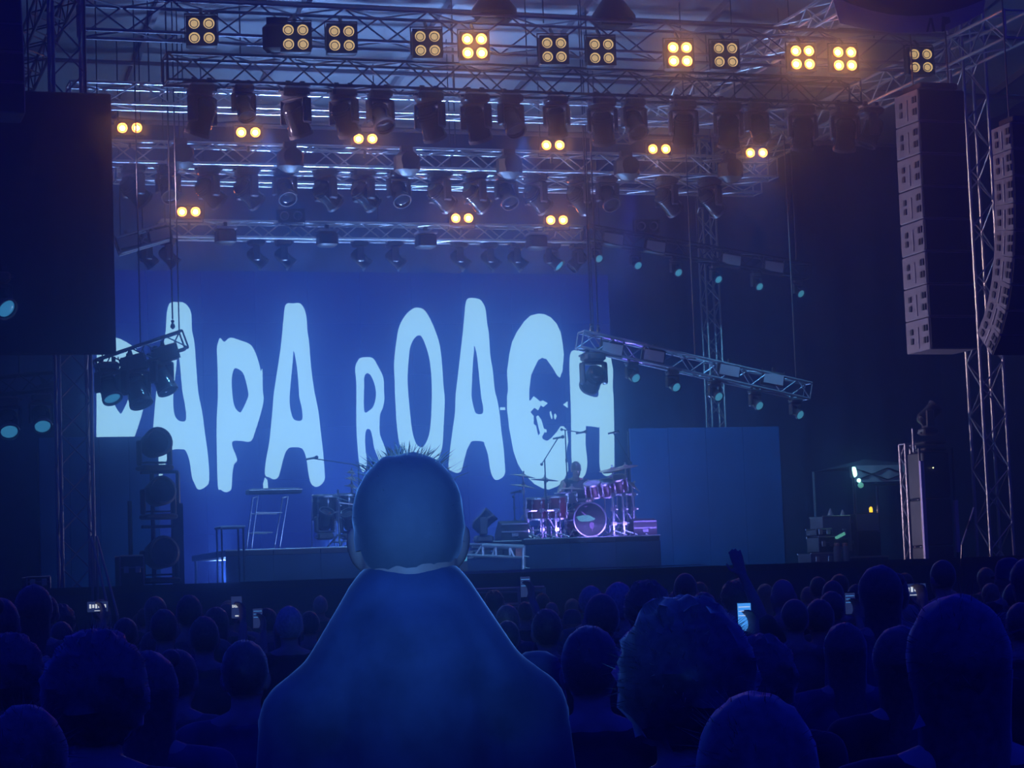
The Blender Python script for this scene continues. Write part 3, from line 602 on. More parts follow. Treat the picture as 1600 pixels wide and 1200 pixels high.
def cymbal_stand(label, u, v, Y, rad, tilt=(0, 0), z=None, extra=None, mt=CHROME):
    z = ZR if z is None else z; b, h = base_at(u, v, Y, z); t = thing('cymbal_stand', label, 'cymbal', b, random.uniform(0, 2))
    tripod(t, h+.04, .28, .40, 0, mt)
    for dz, rd in [(0, rad)]+(extra or []):
        c = MB().lathe([(.0, .035), (.03, .032), (.055, .012), (rd*.6, .002), (rd, -.012), (rd, -.016), (rd*.6, -.004), (.05, .006), (0, .02)], 28).build('cymbal', BRASS, t)
        c.location = (0, 0, h+dz); c.rotation_euler = (R(tilt[0]), R(tilt[1]), -t.rotation_euler.z)
        MB().cyl((0, 0, .02), (0, 0, .075), .016, None, 8).build('wing_nut', CHROME, c)
    return t
def drum(name, label, c, rad, dep, axis, shell=RED, legs=None, group=None, nl=8):
    t = thing(name, label, 'drum', c, 0, group); q = V(axis).normalized().to_track_quat('Z', 'Y').to_matrix().to_4x4()
    s = MB().lathe([(rad, -dep/2), (rad, dep/2)], 26).build('shell', shell, t); s.matrix_local = q
    for sg in (-1, 1):
        MB().lathe([(rad+.014, sg*dep/2-.014), (rad+.014, sg*dep/2+.014), (rad-.004, sg*dep/2+.014), (rad-.004, sg*dep/2-.014)], 26).build('hoop', CHROME, t).matrix_local = q
        MB().lathe([(0, sg*dep/2+.002), (rad-.002, sg*dep/2)], 26).build('drumhead', SKINH if sg > 0 else BLKSKIN, t).matrix_local = q
    lm = MB().box((rad+.012, 0, dep*.30), (.024, .026, .045)).box((rad+.012, 0, -dep*.30), (.024, .026, .045)).cyl((rad+.016, 0, -dep*.48), (rad+.016, 0, dep*.48), .006, None, 5).mesh('lug', CHROME, True)
    for k in range(nl): link('lug', lm, t, q @ MX.Rotation(2*math.pi*k/nl, 4, 'Z'))
    if legs:
        for k in range(3):
            a = 2*math.pi*k/3+.5; bar('leg', (math.cos(a)*(rad+.02), math.sin(a)*(rad+.02), dep*.1), (math.cos(a)*(rad+.04), math.sin(a)*(rad+.04), -legs), .009, CHROME, t)
    return t
# kick drum with its emblem
YK = 35.15; ck, hk = base_at(922, 807, YK, ZR)
kr = .283
kd = drum('bass_drum', 'bass drum facing the crowd, black front head with a pale green beetle emblem', (ck.x, YK+.24, ZR+kr+.02), kr, .46, (0, -1, 0), RED, None, None, 10)
fr = MB().lathe([(0, .002), (kr-.012, 0)], 30).build('front_head', BLKSKIN, kd); fr.matrix_local = MX.Translation((0, -.233, 0)) @ MX.Rotation(R(90), 4, 'X')
for s_ in (-1, 1): bar('spur', (s_*kr*.8, -.1, -.12), (s_*(kr+.1), -.2, -kr-.01), .012, CHROME, kd)
EMB = mat('emblem_paint', (.16, .58, .22), .4, 0, .1, 30); EMB2 = mat('emblem_pink', (.36, .16, .30), .5, 0, .2, 30)
K = .00965       # metres per photo pixel at the drum
def em(P): return [V(((u-922)*K, -.241, (807-v)*K)) for u, v in P]
MB().poly(em(crom([(896, 803), (898, 801.2), (903, 800.5), (908, 799.5), (915, 799), (921, 800), (925, 802), (928, 804.2), (931, 805), (930, 807.2), (926, 808.2), (921, 809.8), (913, 810), (906, 810), (901, 808.5), (899, 805.5)], 2)), (), V((0, -.003, 0))).build('emblem', EMB, kd, False)
MB().poly(em([(894.5, 802.6), (899, 802), (899, 803.2), (895, 803.4)]), (), V((0, -.003, 0))).build('emblem', EMB, kd, False)
MB().poly(em([(906, 793.6), (908, 793.2), (915.5, 799.2), (913, 799.6)]), (), V((0, -.003, 0))).build('emblem', EMB2, kd, False)
for u, v in ((904, 804), (908, 803), (912, 805), (916, 803.5), (920, 805.5), (924, 806), (908, 807), (914, 807.6)): MB().poly([p+V((0, -.003, 0)) for p in em([(u-.6, v), (u, v-.6), (u+.6, v), (u, v+.6)])], (), V((0, -.002, 0))).build('emblem_dot', BLKSKIN, kd, False)
MB().poly(em(crom([(919.5, 816), (921.5, 812.5), (924.5, 811.5), (927.8, 813), (929, 816.5), (927.6, 821), (925, 823.5), (921.5, 821.5)], 2)), (), V((0, -.003, 0))).build('emblem', EMB2, kd, False)
MB().poly(em([(924.4, 823.5), (925.2, 823.5), (925.3, 828), (924.6, 828)]), (), V((0, -.003, 0))).build('emblem', EMB2, kd, False)
MB().poly(em([(911.5, 783.5), (914.5, 784.3), (917.5, 783.3), (916, 785.4), (913, 785.4)]), (), V((0, -.003, 0))).build('emblem', EMB2, kd, False)
for u, v, Y, rad, dep, lb in [(840, 795, 35.15, .185, .34, 'red floor tom at the outer left of the drum kit'), (868, 793, 35.25, .19, .36, 'red floor tom right beside the bass drum, left of it')]:
    b, h = base_at(u, v, Y, ZR); drum('floor_tom', lb, (b.x, Y, ZR+h), rad, dep, (0, -.08, 1), RED, h-.01)
for u, v, Y, rad, dep, lb in [(927, 765, 35.35, .14, .22, 'red rack tom above the bass drum, leftmost of the rack'), (946, 763, 35.4, .15, .23, 'red rack tom right of the bass drum top'), (965, 757, 35.6, .16, .24, 'dark rack tom at the right of the drum kit')]:
    b, h = base_at(u, v, Y, ZR); t = drum('rack_tom', lb, (b.x, Y, ZR+h), rad, dep, (-.25, -.35, 1), RED); bar('mounting_arm', (0, .05, -dep*.4), (.06, .22, -h+.4), .013, CHROME, t)
b, h = base_at(884, 778, 35.75, ZR); t = drum('snare_drum', 'silver snare drum in front of the drummer', (b.x, 35.75, ZR+h), .18, .15, (-.05, -.1, 1), CHROME)
for k in range(3): bar('leg', (0, 0, -.2), (math.cos(k*2.1)*.25, math.sin(k*2.1)*.25, -h+.01), .012, CHROME, t)
bar('pole', (0, 0, -.08), (0, 0, -.35), .014, CHROME, t)
cymbal_stand('double cymbal stand at the outer left of the kit, one plate above the other', 817, 743, 35.0, .21, (4, 10), None, [(-.17, .22)])
cymbal_stand('dark thin cymbal on a stand behind the left mic boom', 851, 749, 35.2, .23, (2, 5))
cymbal_stand('wide flat ride cymbal right in front of the drummer', 893, 763, 35.5, .25, (3, 3))
cymbal_stand('cymbal stand at the right of the drummer with a big tilted crash', 957, 733, 35.4, .23, (6, -9), None, [(-.03, .17)])
cymbal_stand('outer right crash cymbal on a tall stand', 977, 729, 35.6, .22, (6, -8))
cymbal_stand('low cymbal leaning at the right edge of the kit', 988, 757, 35.6, .19, (20, 38))
def mic_stand(label, u0, vtop, Y, u1, v1, z=None, mt=BLKM, r=.011):
    z = ZR if z is None else z; b, h = base_at(u0, vtop, Y, z); e = px(u1, v1, Y)-b
    t = thing('microphone_stand', label, 'microphone stand', b); tripod(t, h, .27, .32, .4, mt, r)
    top = V((0, 0, h)); d = (e-top); bar('boom', top-d*.22, e, r*.85, mt, t)
    MB().sph(top-d*.22, .025, 8, 6).build('counterweight', BLK, t)
    dd = V((.9, -.2, .15)).normalized(); MB().cyl(e-dd*.09, e+dd*.06, .014, .019, 8).sph(e+dd*.08, .03, 10, 8).build('microphone', BLK, t)
    return t
mic_stand('boom stand with a microphone rising over the left of the kit', 851, 718, 34.95, 872, 684)
mic_stand('straight tall overhead microphone stand beside the drummer', 883, 672, 35.9, 908, 676)
mic_stand('overhead microphone on a boom at the right of the kit', 981, 715, 35.9, 958, 676)
mic_stand('low drum microphone stand by the outer floor tom', 803, 775, 35.0, 806, 769)
# hardware rack at both sides of the kick
def rack(label, u0, u1, v0, Y):
    b, h = base_at(u0, v0, Y, ZR); e, _ = base_at(u1, v0, Y, ZR); w_ = e.x-b.x
    t = thing('drum_rack', label, 'drum rack', b)
    for x in (0, w_/2, w_):
        bar('upright', (x, 0, 0), (x, 0, h), .022, CHROME, t)
        for s_ in (-1, 1): bar('foot', (x, 0, .1), (x+.16*s_, -.18, .012), .014, CHROME, t); bar('foot', (x, 0, .1), (x+.1*s_, .2, .012), .014, CHROME, t)
        for z in (h*.3, h*.62, h*.95): MB().box((x, -.01, z), (.07, .07, .06)).cyl((x, 0, z), (x+.07, -.05, z), .012, None, 6).build('clamp', CHROME, t)
    bar('crossbar', (0, 0, h*.95), (w_, 0, h*.95), .02, CHROME, t); bar('crossbar', (0, .02, h*.3), (w_, .02, h*.3), .016, CHROME, t)
rack('chrome drum rack left of the bass drum', 822, 868, 796, 35.0)
rack('chrome drum rack right of the bass drum', 957, 989, 770, 35.0)
for i, (u, lb) in enumerate([(834, 'double bass pedal left of the kick drum'), (868, 'hi-hat pedal base beside the kick drum'), (972, 'spare pedal stand right of the kick drum')]):
    b, h = base_at(u, 830, 34.95, ZR); t = thing('drum_pedal', lb, 'pedal', b, .3*i)
    MB().box((0, .05, .02), (.1, .3, .03), Euler((R(12), 0, 0)).to_matrix()).build('footboard', CHROME, t); bar('post', (-.06, .2, 0), (-.06, .2, .2), .012, CHROME, t); bar('post', (.06, .2, 0), (.06, .2, .2), .012, CHROME, t); bar('axle', (-.06, .2, .2), (.06, .2, .2), .01, CHROME, t); bar('beater', (0, .2, .2), (0, .27, .33), .01, CHROME, t)
# percussion set on the left riser
b, h = base_at(508, 793, 35.2, ZL); drum('floor_tom', 'dark floor tom on the left riser beside the keyboard stand', (b.x, 35.2, ZL+h), .20, .38, (0, -.1, 1), BLKM, h-.01)
b, h = base_at(541, 789, 35.3, ZL); drum('floor_tom', 'dark tom behind the tall pole on the left riser', (b.x, 35.3, ZL+h), .17, .34, (0, -.1, 1), BLKM, h-.01)
cymbal_stand('small cymbal cluster left of the big man\'s head', 549, 748, 35.4, .11, (10, 12), ZL, [(-.12, .12), (.1, .08), (-.26, .10)])
mic_stand('thin boom stand whose microphone crosses the last letter of the first word', 560, 727, 35.1, 487, 716, ZL)
b, h = base_at(529, 790, 34.85, ZL); t = thing('percussion_stand', 'upright steel pole stand with a side arm on the left riser', 'stand', b); tripod(t, px(529, 765, 34.85).z-ZL, .22, .2, .3, CHROME, .018); bar('arm', (0, 0, h+.05), (.34, .05, h), .012, CHROME, t); bar('arm', (0, 0, h-.1), (-.2, 0, h-.12), .012, CHROME, t)
# keyboard on a tilted frame stand
b, h = base_at(393, 846, 34.9, ZL); t = thing('keyboard_stand', 'thin tubular keyboard stand with sloped legs on the left riser', 'stand', (b.x, 34.9, ZL))
k_ = lambda u, v, y=34.9: px(u, v, y)-V((b.x, 34.9, ZL))
for dy in (0, .4):
    o_ = V((0, dy, 0)); bar('leg', V((k_(392, 838).x, dy, 0)), k_(403, 775)+o_, .013, CHROME, t); bar('leg', V((k_(436, 838).x, dy, 0)), k_(450, 776)+o_, .013, CHROME, t)
    bar('crossbar', k_(401, 801)+o_, k_(441, 801)+o_, .011, CHROME, t); bar('crossbar', k_(394, 832)+o_, k_(426, 832)+o_, .011, CHROME, t)
bar('crossbar', k_(403, 776), k_(403, 776)+V((0, .4, 0)), .011, CHROME, t); bar('crossbar', k_(450, 776), k_(450, 776)+V((0, .4, 0)), .011, CHROME, t)
kb = thing('keyboard', 'thin flat keyboard lying on the tubular stand', 'keyboard', px(428, 771, 35.1))
MB().bbox((0, 0, .03), (.86, .32, .08), .015).build('body', BLK, kb); MB().box((0, -.05, .073), (.78, .15, .012)).build('keys', WHT, kb); bar('front_rail', (-.43, -.165, .05), (.43, -.165, .05), .008, ALU, kb)
for u0, u1, v, lb in [(343, 383, 824, 'low table with a pale edge at the left of the keyboard stand')]:
    b, h = base_at(u0, v, 34.0, ZD); e, _ = base_at(u1, v, 34.0, ZD); w_ = e.x-b.x; t = thing('side_table', lb, 'table', b)
    MB().bbox((w_/2, .2, h), (w_, .5, .04), .01).build('tabletop', ALU2, t)
    for x in (.03, w_-.03):
        for y in (0, .4): bar('leg', (x, y, 0), (x, y, h-.02), .015, BLKM, t)
# floor fixtures
moving_head(V((px(508, 850, 34.75).x, 34.75, ZL+.15*.8)), 'dark moving head standing on the left riser under the toms', 'moving heads standing on the stage', .72, (.1, -.5, .75), False)
moving_head(V((px(756, 852, 34.3).x, 34.3, px(756, 848, 34.3).z)), 'dark moving head aiming up right, standing left of the drum riser', 'moving heads standing on the stage', .78, (.7, -.2, .7), False)
t = thing('lamp_stand_block', 'black equipment case under the moving head left of the drum riser', 'case', (px(756, 852, 34.3).x, 34.3, ZD)); hh_ = px(756, 848, 34.3).z-.15*.78-ZD
MB().bbox((0, 0, hh_/2), (.5, .5, hh_-.002), .02).build('case', BLK, t); MB().box((0, -.255, hh_*.5), (.12, .01, .05)).build('latch', ALU2, t)
moving_head(V((px(548, 852, 34.8).x, 34.8, ZL+.11)), 'dark moving head on the left riser just beside the big man', 'moving heads standing on the stage', .7, (-.3, -.5, .7), False)
def wedge(u, Y, z, label, s=1, rz=0):
    b = V((px(u, 830, Y).x, Y, z)); t = thing('stage_monitor', label, 'monitor speaker', b, rz); t.scale = (s, s, s)
    P = [(-.2, 0), (.2, 0), (.2, .12), (-.05, .36), (-.2, .30)]
    MB().poly([V((-.26, y, zz)) for y, zz in P], (), V((.52, 0, 0))).build('cabinet', BLK, t, False)
    MB().box((0, 0, 0), (.46, .30, .015), Euler((R(-44+90+44+44), 0, 0)).to_matrix()).build('grille', GRILLE, t).location = (0, .08, .25)
    for zz in (.34, .2): MB().box((0, -.205, zz-.04), (.5, .015, .025)).build('edge_strip', ALU2, t)
    MB().box((0, -.21, .1), (.12, .012, .06)).build('handle', ALU2, t)
wedge(799, 34.95, px(799, 845, 34.95).z, 'dark wedge monitor with pale strips left of the drum kit', .9)
wedge(1003, 35.0, ZR, 'dark wedge monitor at the right end of the drum riser', .8)
t = thing('monitor_plinth', 'low black plinth under the wedge monitor left of the kit', 'plinth', (px(789, 850, 34.95).x, 34.95, ZD)); ph = px(799, 845, 34.95).z-ZD
MB().bbox((0, .05, ph/2), (.75, .55, ph-.002), .015).build('body', BLK, t); bar('edge_bar', (-.37, -.235, ph-.012), (.37, -.235, ph-.012), .012, ALU, t)
# ramp made of a small aluminium ladder truss
rp = thing('access_ramp', 'pale aluminium ladder frame ramp with a black base left of the drum riser', 'ramp', (px(727, 868, 33.9).x, 33.9, ZD)); q_ = lambda u, v, dy=0: px(u, v, 33.9)-rp.location+V((0, dy, 0))
RA = dict(r=.02)
for dy in (0, .5):
    bar('rail', q_(752, 852, dy), q_(818, 854.5, dy), .035, EDGE, rp, 8); bar('rail', q_(727, 867, dy), q_(817, 871, dy), .022, EDGE, rp, 8); bar('rail', q_(706, 850, dy), q_(752, 850.5, dy), .016, ALU2, rp, 8)
for u in (754, 774, 796): bar('strut', q_(u, 852), q_(u+1, 868), .024, EDGE, rp)
bar('strut', q_(752, 853), q_(743, 867), .014, EDGE, rp); bar('strut', q_(774, 854), q_(769, 868), .014, EDGE, rp); bar('strut', q_(797, 855), q_(803, 870), .022, EDGE, rp)
p0 = q_(810, 863); MB().box(p0, (.1, .03, .16)).build('salmon_plate', ORNG, rp, False)
bar('corner_post', q_(818, 853), V((q_(818, 897).x, 0, 0)), .035, EDGE, rp, 8)
MB().bbox(((q_(727, 880).x+q_(816, 880).x)/2, .25, q_(770, 870).z/2), (q_(816, 880).x-q_(727, 880).x, .5, q_(770, 870).z-.03), .01).build('base', FASC, rp, False)
for z in (.12, .3): bar('cable_hook', (q_(818, 880).x, -.04, z), (q_(818, 880).x+.08, -.06, z-.02), .008, ALU, rp)
st = thing('light_step', 'cyan lit step between the big man and the ramp', 'step', px(712, 876, 33.7)); CY2 = mat('lit_step_acrylic', (.2, .5, .6), .3, 0, .2, 6, 0, (.07, .42, .95), .62)
for i, (dz, dy, ww) in enumerate(((.0, 0, .34), (.095, .14, .30))): MB().bbox((0, dy, dz+.03), (ww, .14, .085), .01).build('tread', CY2, st, False)
MB().box((0, .1, -.16), (.36, .3, .3)).build('base', BLK, st, False)
# crowd barrier
ba, bb_ = px(690, 924, 27.6), px(850, 917, 27.6); L_ = bb_.x-ba.x
for i in range(2):
    pass
t = thing('crowd_barrier', 'aluminium crowd barrier section in front of the stage, right of the big man', 'barrier', (ba.x, 27.6, 0)); zt_ = (ba.z+bb_.z)/2
for z, r_ in ((zt_, .022), (zt_-.045, .016), (zt_-.20, .016), (zt_-.24, .014), (.12, .02)): bar('rail', (0, 0, z), (L_, 0, z), r_, EDGE, t)
for k in range(5): bar('post', (L_*k/4, 0, 0), (L_*k/4, 0, zt_), .022, EDGE, t); bar('back_strut', (L_*k/4, 0, zt_*.8), (L_*k/4, .9, .02), .018, EDGE, t)
MB().box((L_/2, -.012, zt_*.4), (L_, .01, zt_*.62)).build('barrier_panel', BLK, t, False); MB().box((L_/2, .45, .02), (L_, .9, .03)).build('foot_plate', ALU2, t, False)
# ------------------------------------------------------------------ left wing: ladder of dark lamps, handrail, cases
lb_ = V((px(243, 900, 31.5).x, 31.5, ZD)); wl = px(281, 800, 31.5).x-px(205, 800, 31.5).x
t = thing('lamp_ladder', 'dark upright frame holding big lamps in front of the first tall letter', 'frame', (px(205, 900, 31.5).x, 31.5, ZD)); ht = px(243, 738, 31.5).z-ZD
for x in (0.0, wl*.47, wl): bar('post', (x, 0, 0), (x, 0, ht if x else ht*.75), .03, BLKM, t)
for z in (ht, ht*.52, ht*.06): MB().box((wl*.62, 0, z), (wl*.76, .12, .04)).build('shelf', BLKM, t, False)
MB().box((wl*.97, .02, ht*.36), (.16, .1, ht*.72)).build('side_panel', BLK, t, False)
def big_lamp(u, v, Y, label, s):
    t = thing('stage_lamp', label, 'stage light', px(u, v, Y), R(15), 'big lamps on the dark left frame'); t.scale = (s, s, s)
    MB().lathe([(0, -.2), (.12, -.19), (.17, -.1), (.19, .05), (.2, .16), (.17, .17), (.15, .12)], 20, MX.Rotation(R(80), 4, 'X')).build('head', BLK, t); MB().lathe([(0, .14), (.15, .12)], 18, MX.Rotation(R(80), 4, 'X')).build('lens', GLASS, t)
    for sx in (-1, 1): MB().bbox((sx*.22, 0, -.12), (.04, .12, .34), .015).build('yoke_arm', BLK, t)
    MB().bbox((0, 0, -.32), (.44, .3, .07), .02).build('base', BLK, t); MB().box((0, 0, -.25), (.30, .2, .02)).build('gap_plate', BLKM, t)
big_lamp(241, 694, 31.5, 'dark round lamp on top of the left frame, over the first tall letter foot', 1.05)
big_lamp(247, 770, 31.4, 'dark round lamp in the middle of the left frame', 1.05)
big_lamp(249, 866, 31.4, 'dark round lamp at the bottom of the left frame', 1.15)
hr = thing('handrail', 'pair of thin sloping handrails on the left stage stairs', 'handrail', (px(150, 880, 29.7).x, 29.7, 0)); o_ = hr.location
for (u0, v0, u1, v1) in ((143, 840, 172, 962), (151, 838, 184, 962)):
    bar('rail', px(u0, v0, 29.7)-o_, px(u1, v1, 29.2)-o_, .018, ALU2, hr); bar('post', px(u0, v0, 29.7)-o_, V((px(u0, v0, 29.7).x, 29.7, 0))-o_, .018, ALU2, hr); bar('post', px(u1, v1, 29.2)-o_, V((px(u1, v1, 29.2).x, 29.2, 0))-o_, .018, ALU2, hr)
def case(label, u0, u1, vt, vb, Y, d=.5, mt=BLK, z0=None):
    a, b = px(u0, vb, Y), px(u1, vt, Y); w_ = b.x-a.x; h_ = b.z-a.z; z = a.z if z0 is None else z0; h_ = b.z-z
    t = thing('flight_case', label, 'case', (a.x+w_/2, Y+d/2, z)); MB().bbox((0, 0, h_/2), (w_, d, h_), .012).build('body', mt, t, False)
    for s_ in (-1, 1):
        bar('edge_rail', (-w_/2, s_*d/2, h_), (w_/2, s_*d/2, h_), .014, ALU, t); bar('edge_rail', (s_*w_/2, -d/2, 0), (s_*w_/2, -d/2, h_), .012, ALU2, t)
        MB().bbox((s_*w_*.25, -d/2-.01, h_*.55), (.07, .02, .09), .006).build('latch', ALU, t, False)
    MB().box((0, -d/2-.004, h_*.62), (w_, .01, .015)).build('lid_seam', ALU2, t, False)
    return t
case('dark case behind the left tower with a pale top edge', 42, 78, 901, 930, 30.6, .6, BLK, ZD)
case('black case at the foot of the dark left lamp frame', 188, 224, 868, 900, 31.2, .5, BLK, ZD)
# ------------------------------------------------------------------ right wing
ZW = px(1355, 869, 33.5).z
t = thing('wing_platform', 'low dark wing platform with a pale front edge under the amplifier stack', 'platform', (px(1328, 869, 33.5).x, 33.5, ZD-.001)); w_ = px(1388, 869, 33.5).x-px(1328, 869, 33.5).x; hw_ = max(.08, ZW-ZD)
for i in range(2): MB().bbox((w_*(i+.5)/2, .5, hw_/2), (w_/2-.004, 1.0, hw_), .01).build('platform', FASC, t, False)
bar('edge_trim', (0, -.01, hw_-.012), (w_, -.01, hw_-.012), .014, EDGE, t)
a = px(1343, 868, 33.7); b = px(1376, 801, 33.7)
t = thing('amplifier_stack', 'tall speaker stack, grey upper and dark lower cabinet, on the wing platform', 'amplifier', ((a.x+b.x)/2, 33.95, ZD+hw_)); w_ = b.x-a.x; h_ = b.z-ZD-hw_
for i, (g_, hf) in enumerate(((GRILLE, 0), (LGREY, .57))):
    hh2 = h_*(.57 if i == 0 else .43)
    MB().bbox((0, 0, h_*hf+hh2/2), (w_, .4, hh2-.006), .012).build('cabinet', BLKM, t, False); MB().box((0, -.202, h_*hf+hh2/2), (w_*.9, .012, hh2*.9)).build('grille_cloth', g_, t, False)
    MB().box((-w_/2-.004, 0, h_*hf+hh2*.6), (.01, .14, .05)).build('side_handle', ALU2, t, False)
yl = thing('small_lamp', 'tiny yellow lamp glowing on the amplifier stack', 'lamp', px(1361, 801, 33.8)); YEL = mat('yellow_glow', (.6, .5, .1), .4, 0, .05, 5, 0, (1, .72, .08), 2.2)
MB().lathe([(0, 0), (.028, .002), (.03, .07), (.016, .095), (0, .1)], 12).build('bulb', YEL, yl); MB().cyl((0, 0, -.012), (0, 0, .006), .04, None, 12).build('base', BLK, yl)
bt = thing('bottle', 'small pale bottle standing beside the yellow lamp', 'bottle', px(1372, 801, 33.85)); MB().lathe([(.025, 0), (.027, .06), (.012, .085), (.011, .11)], 12).build('body', COOL, bt); MB().cyl((0, 0, .108), (0, 0, .125), .013, None, 10).build('cap', WHT, bt)
case('wide metal edged flight case low at the right wing', 1268, 1306, 864, 884, 33.2, .5, LGREY)
case('dark flight case standing on the wide metal edged case', 1280, 1308, 838, 863, 33.3, .45)
case('upper dark equipment case with a pale edge at the right wing', 1276, 1300, 826, 837, 33.4, .4)
a = px(1289, 826, 33.6); case('pale blue grey equipment cabinet behind the flight cases', 1288, 1328, 806, 862, 33.9, .5, LGREY)
for u, v, lb in [(1298, 807, 'pale cone shaped lamp on the grey cabinet, left one'), (1317, 809, 'pale cone shaped lamp on the grey cabinet, right one')]:
    t = thing('cone_lamp', lb, 'lamp', px(u, v, 34.0)); MB().lathe([(.05, 0), (.05, .03), (.035, .07), (.012, .13), (0, .135)], 14).build('shade', COOL, t); MB().cyl((0, 0, -.015), (0, 0, .002), .06, None, 14).build('base', BLK, t)
for u, lb in [(1309, 'salmon topped grey canister by the flight cases, left one'), (1322, 'salmon topped grey canister by the flight cases, right one')]:
    a, b = px(u, 882, 33.05), px(u, 848, 33.05); h_ = b.z-a.z; t = thing('canister', lb, 'canister', a)
    MB().lathe([(.055, 0), (.058, .02), (.058, h_*.78), (.04, h_*.86)], 14).build('body', LGREY, t); MB().lathe([(.042, h_*.84), (.045, h_*.97), (.02, h_)], 14).build('cap', ORNG, t)
t = thing('control_console', 'small console with a tilted glowing cyan screen at the right wing', 'console', px(1313, 842, 33.15)); CYS = mat('cyan_screen', (.1, .2, .2), .3, 0, .1, 10, 0, (.10, .55, 1), .9)
MB().bbox((0, .06, -.06), (.26, .2, .12), .015).build('body', BLK, t); MB().box((0, -.0, .05), (.19, .012, .05), Euler((0, R(-24), 0)).to_matrix()).build('screen', CYS, t, False); bar('neck', (0, .05, -.02), (0, .02, .05), .012, BLKM, t)
t = thing('tripod_lamp', 'bright cyan white work lamp on a dark pole at the corner of the tent', 'lamp', V((px(1333, 740, 34.0).x, 34.0, ZD))); h_ = px(1333, 738, 34.0).z-ZD
WL = mat('cyan_work_lamp', (.4, .6, .7), .3, 0, .05, 5, 0, (.18, .6, 1), 8)
bar('pole', (0, 0, 0), (0, 0, h_), .022, BLKM, t)
MB().lathe([(0, .05), (.05, .045), (.06, 0)], 14, MX.Translation((-.02, -.06, h_)) @ MX.Rotation(R(75), 4, 'X') @ MX.Rotation(R(30), 4, 'Y') @ MX.Diagonal((.6, 1.6, 1, 1))).build('lens', WL, t)
MB().bbox((0, .0, h_), (.1, .1, .2), .02).build('housing', BLK, t); MB().sph((.08, -.04, h_-.14), .035, 10, 8).build('second_bulb', WL, t); MB().sph((.11, -.04, h_-.22), .05, 10, 8).build('second_bulb', CYS, t)
for k in range(3): bar('leg', (0, 0, .4), (.16*math.cos(k*2.1), .16*math.sin(k*2.1), .01), .014, BLKM, t)
# tent behind the lamp: valance over a light frame
t = thing('canopy_tent', 'pale pop-up tent with dark cross braces behind the wing equipment', 'tent', V((px(1336, 760, 35.2).x, 35.2, ZD))); w_ = px(1436, 740, 35.2).x-t.location.x; za, zb_ = px(1380, 757, 35.2).z-ZD, px(1380, 727, 35.2).z-ZD
cloth((0, 0, 0), (w_, 0, 0), za+.05, zb_, .012, .3).build('valance', TENT, t)
MB().add([(0, 0, zb_), (w_, 0, zb_), (w_, 1.6, zb_), (0, 1.6, zb_), (w_/2, .8, zb_+.16)], [(0, 1, 4), (1, 2, 4), (2, 3, 4), (3, 0, 4)]).build('canopy', TENTD, t, False)
for x in (0, w_):
    for y in (0, 1.6): bar('leg', (x, y+.02, 0), (x, y+.02, zb_), .025, ALU2, t)
for k in range(2):
    x0_, x1_ = w_*k/2, w_*(k+1)/2; bar('cross_brace', (x0_, -.04, za+.08), (x1_, -.04, zb_-.05), .012, BLKM, t); bar('cross_brace', (x0_, -.04, zb_-.05), (x1_, -.04, za+.08), .012, BLKM, t)
bar('eave_bar', (0, -.03, za), (w_, -.03, za), .018, BLKM, t)
# dark gear column beside the short truss tower
t = thing('dimmer_rack', 'dark equipment rack with violet edge strips beside the short truss tower', 'rack', V((px(1440, 800, 30.6).x, 30.6, 0))); w_ = px(1492, 800, 30.6).x-t.location.x; h_ = px(1460, 705, 30.6).z
VIO = mat('violet_painted_strip', (.42, .38, .80), .5, 0, .12, 4)
for k in range(5): MB().bbox((w_/2+.04, .3, h_*(k+.5)/5), (w_-.12, .5, h_/5-.02), .015).build('rack_unit', BLK, t, False)
MB().box((.04, 0, h_*.5), (.055, .05, h_*.92)).build('edge_strip', VIO, t, False); MB().box((w_+.02, 0, h_*.68), (.06, .05, h_*.22)).build('edge_strip', VIO, t, False); MB().box((w_+.03, 0, h_*.2), (.05, .05, h_*.16)).build('edge_strip', LGREY, t, False)
for x in (0, w_): bar('post', (x+.04, .05, 0), (x+.04, .05, h_+.05), .02, BLKM, t)
for z in (h_+.03, h_+.13): MB().bbox((w_*.45, .1, z), (w_*.7, .4, .05), .02).build('top_plate', BLKM, t, False)
bar('antenna', (-.02, .1, h_), (-.02, .1, h_+.36), .02, ALU2, t)
for z, xx in ((h_*.93, .24), (h_*.35, .26)): MB().sph((xx, -.0, z), .012, 8, 6).build('status_light', mat('status_led', (.2, .2, .2), .4, 0, .05, 5, 0, (.6, .8, 1), 3), t)
moving_head(V((px(1462, 700, 30.6).x, 30.8, h_+.16+.1)), 'dark moving head on top of the rack beside the short truss tower', 'moving heads standing on the stage', .75, (.4, -.1, .4), False)
t = thing('leaning_pole', 'two bright pole pieces leaning against the tall right tower', 'pole', px(1504, 850, 29.9)); o_ = t.location.copy()
bar('pole', px(1503, 851, 29.9)-o_, px(1511, 826, 29.9)-o_, .016, ALU, t); bar('pole', px(1515, 815, 29.9)-o_, px(1522, 793, 29.9)-o_, .016, ALU, t); bar('sleeve', px(1511, 827, 29.9)-o_, px(1515, 814, 29.9)-o_, .02, BLKM, t); bar('foot', px(1503, 851, 29.9)-o_, V((px(1490, 900, 29.9).x, 29.9, 0))-o_, .016, BLKM, t)
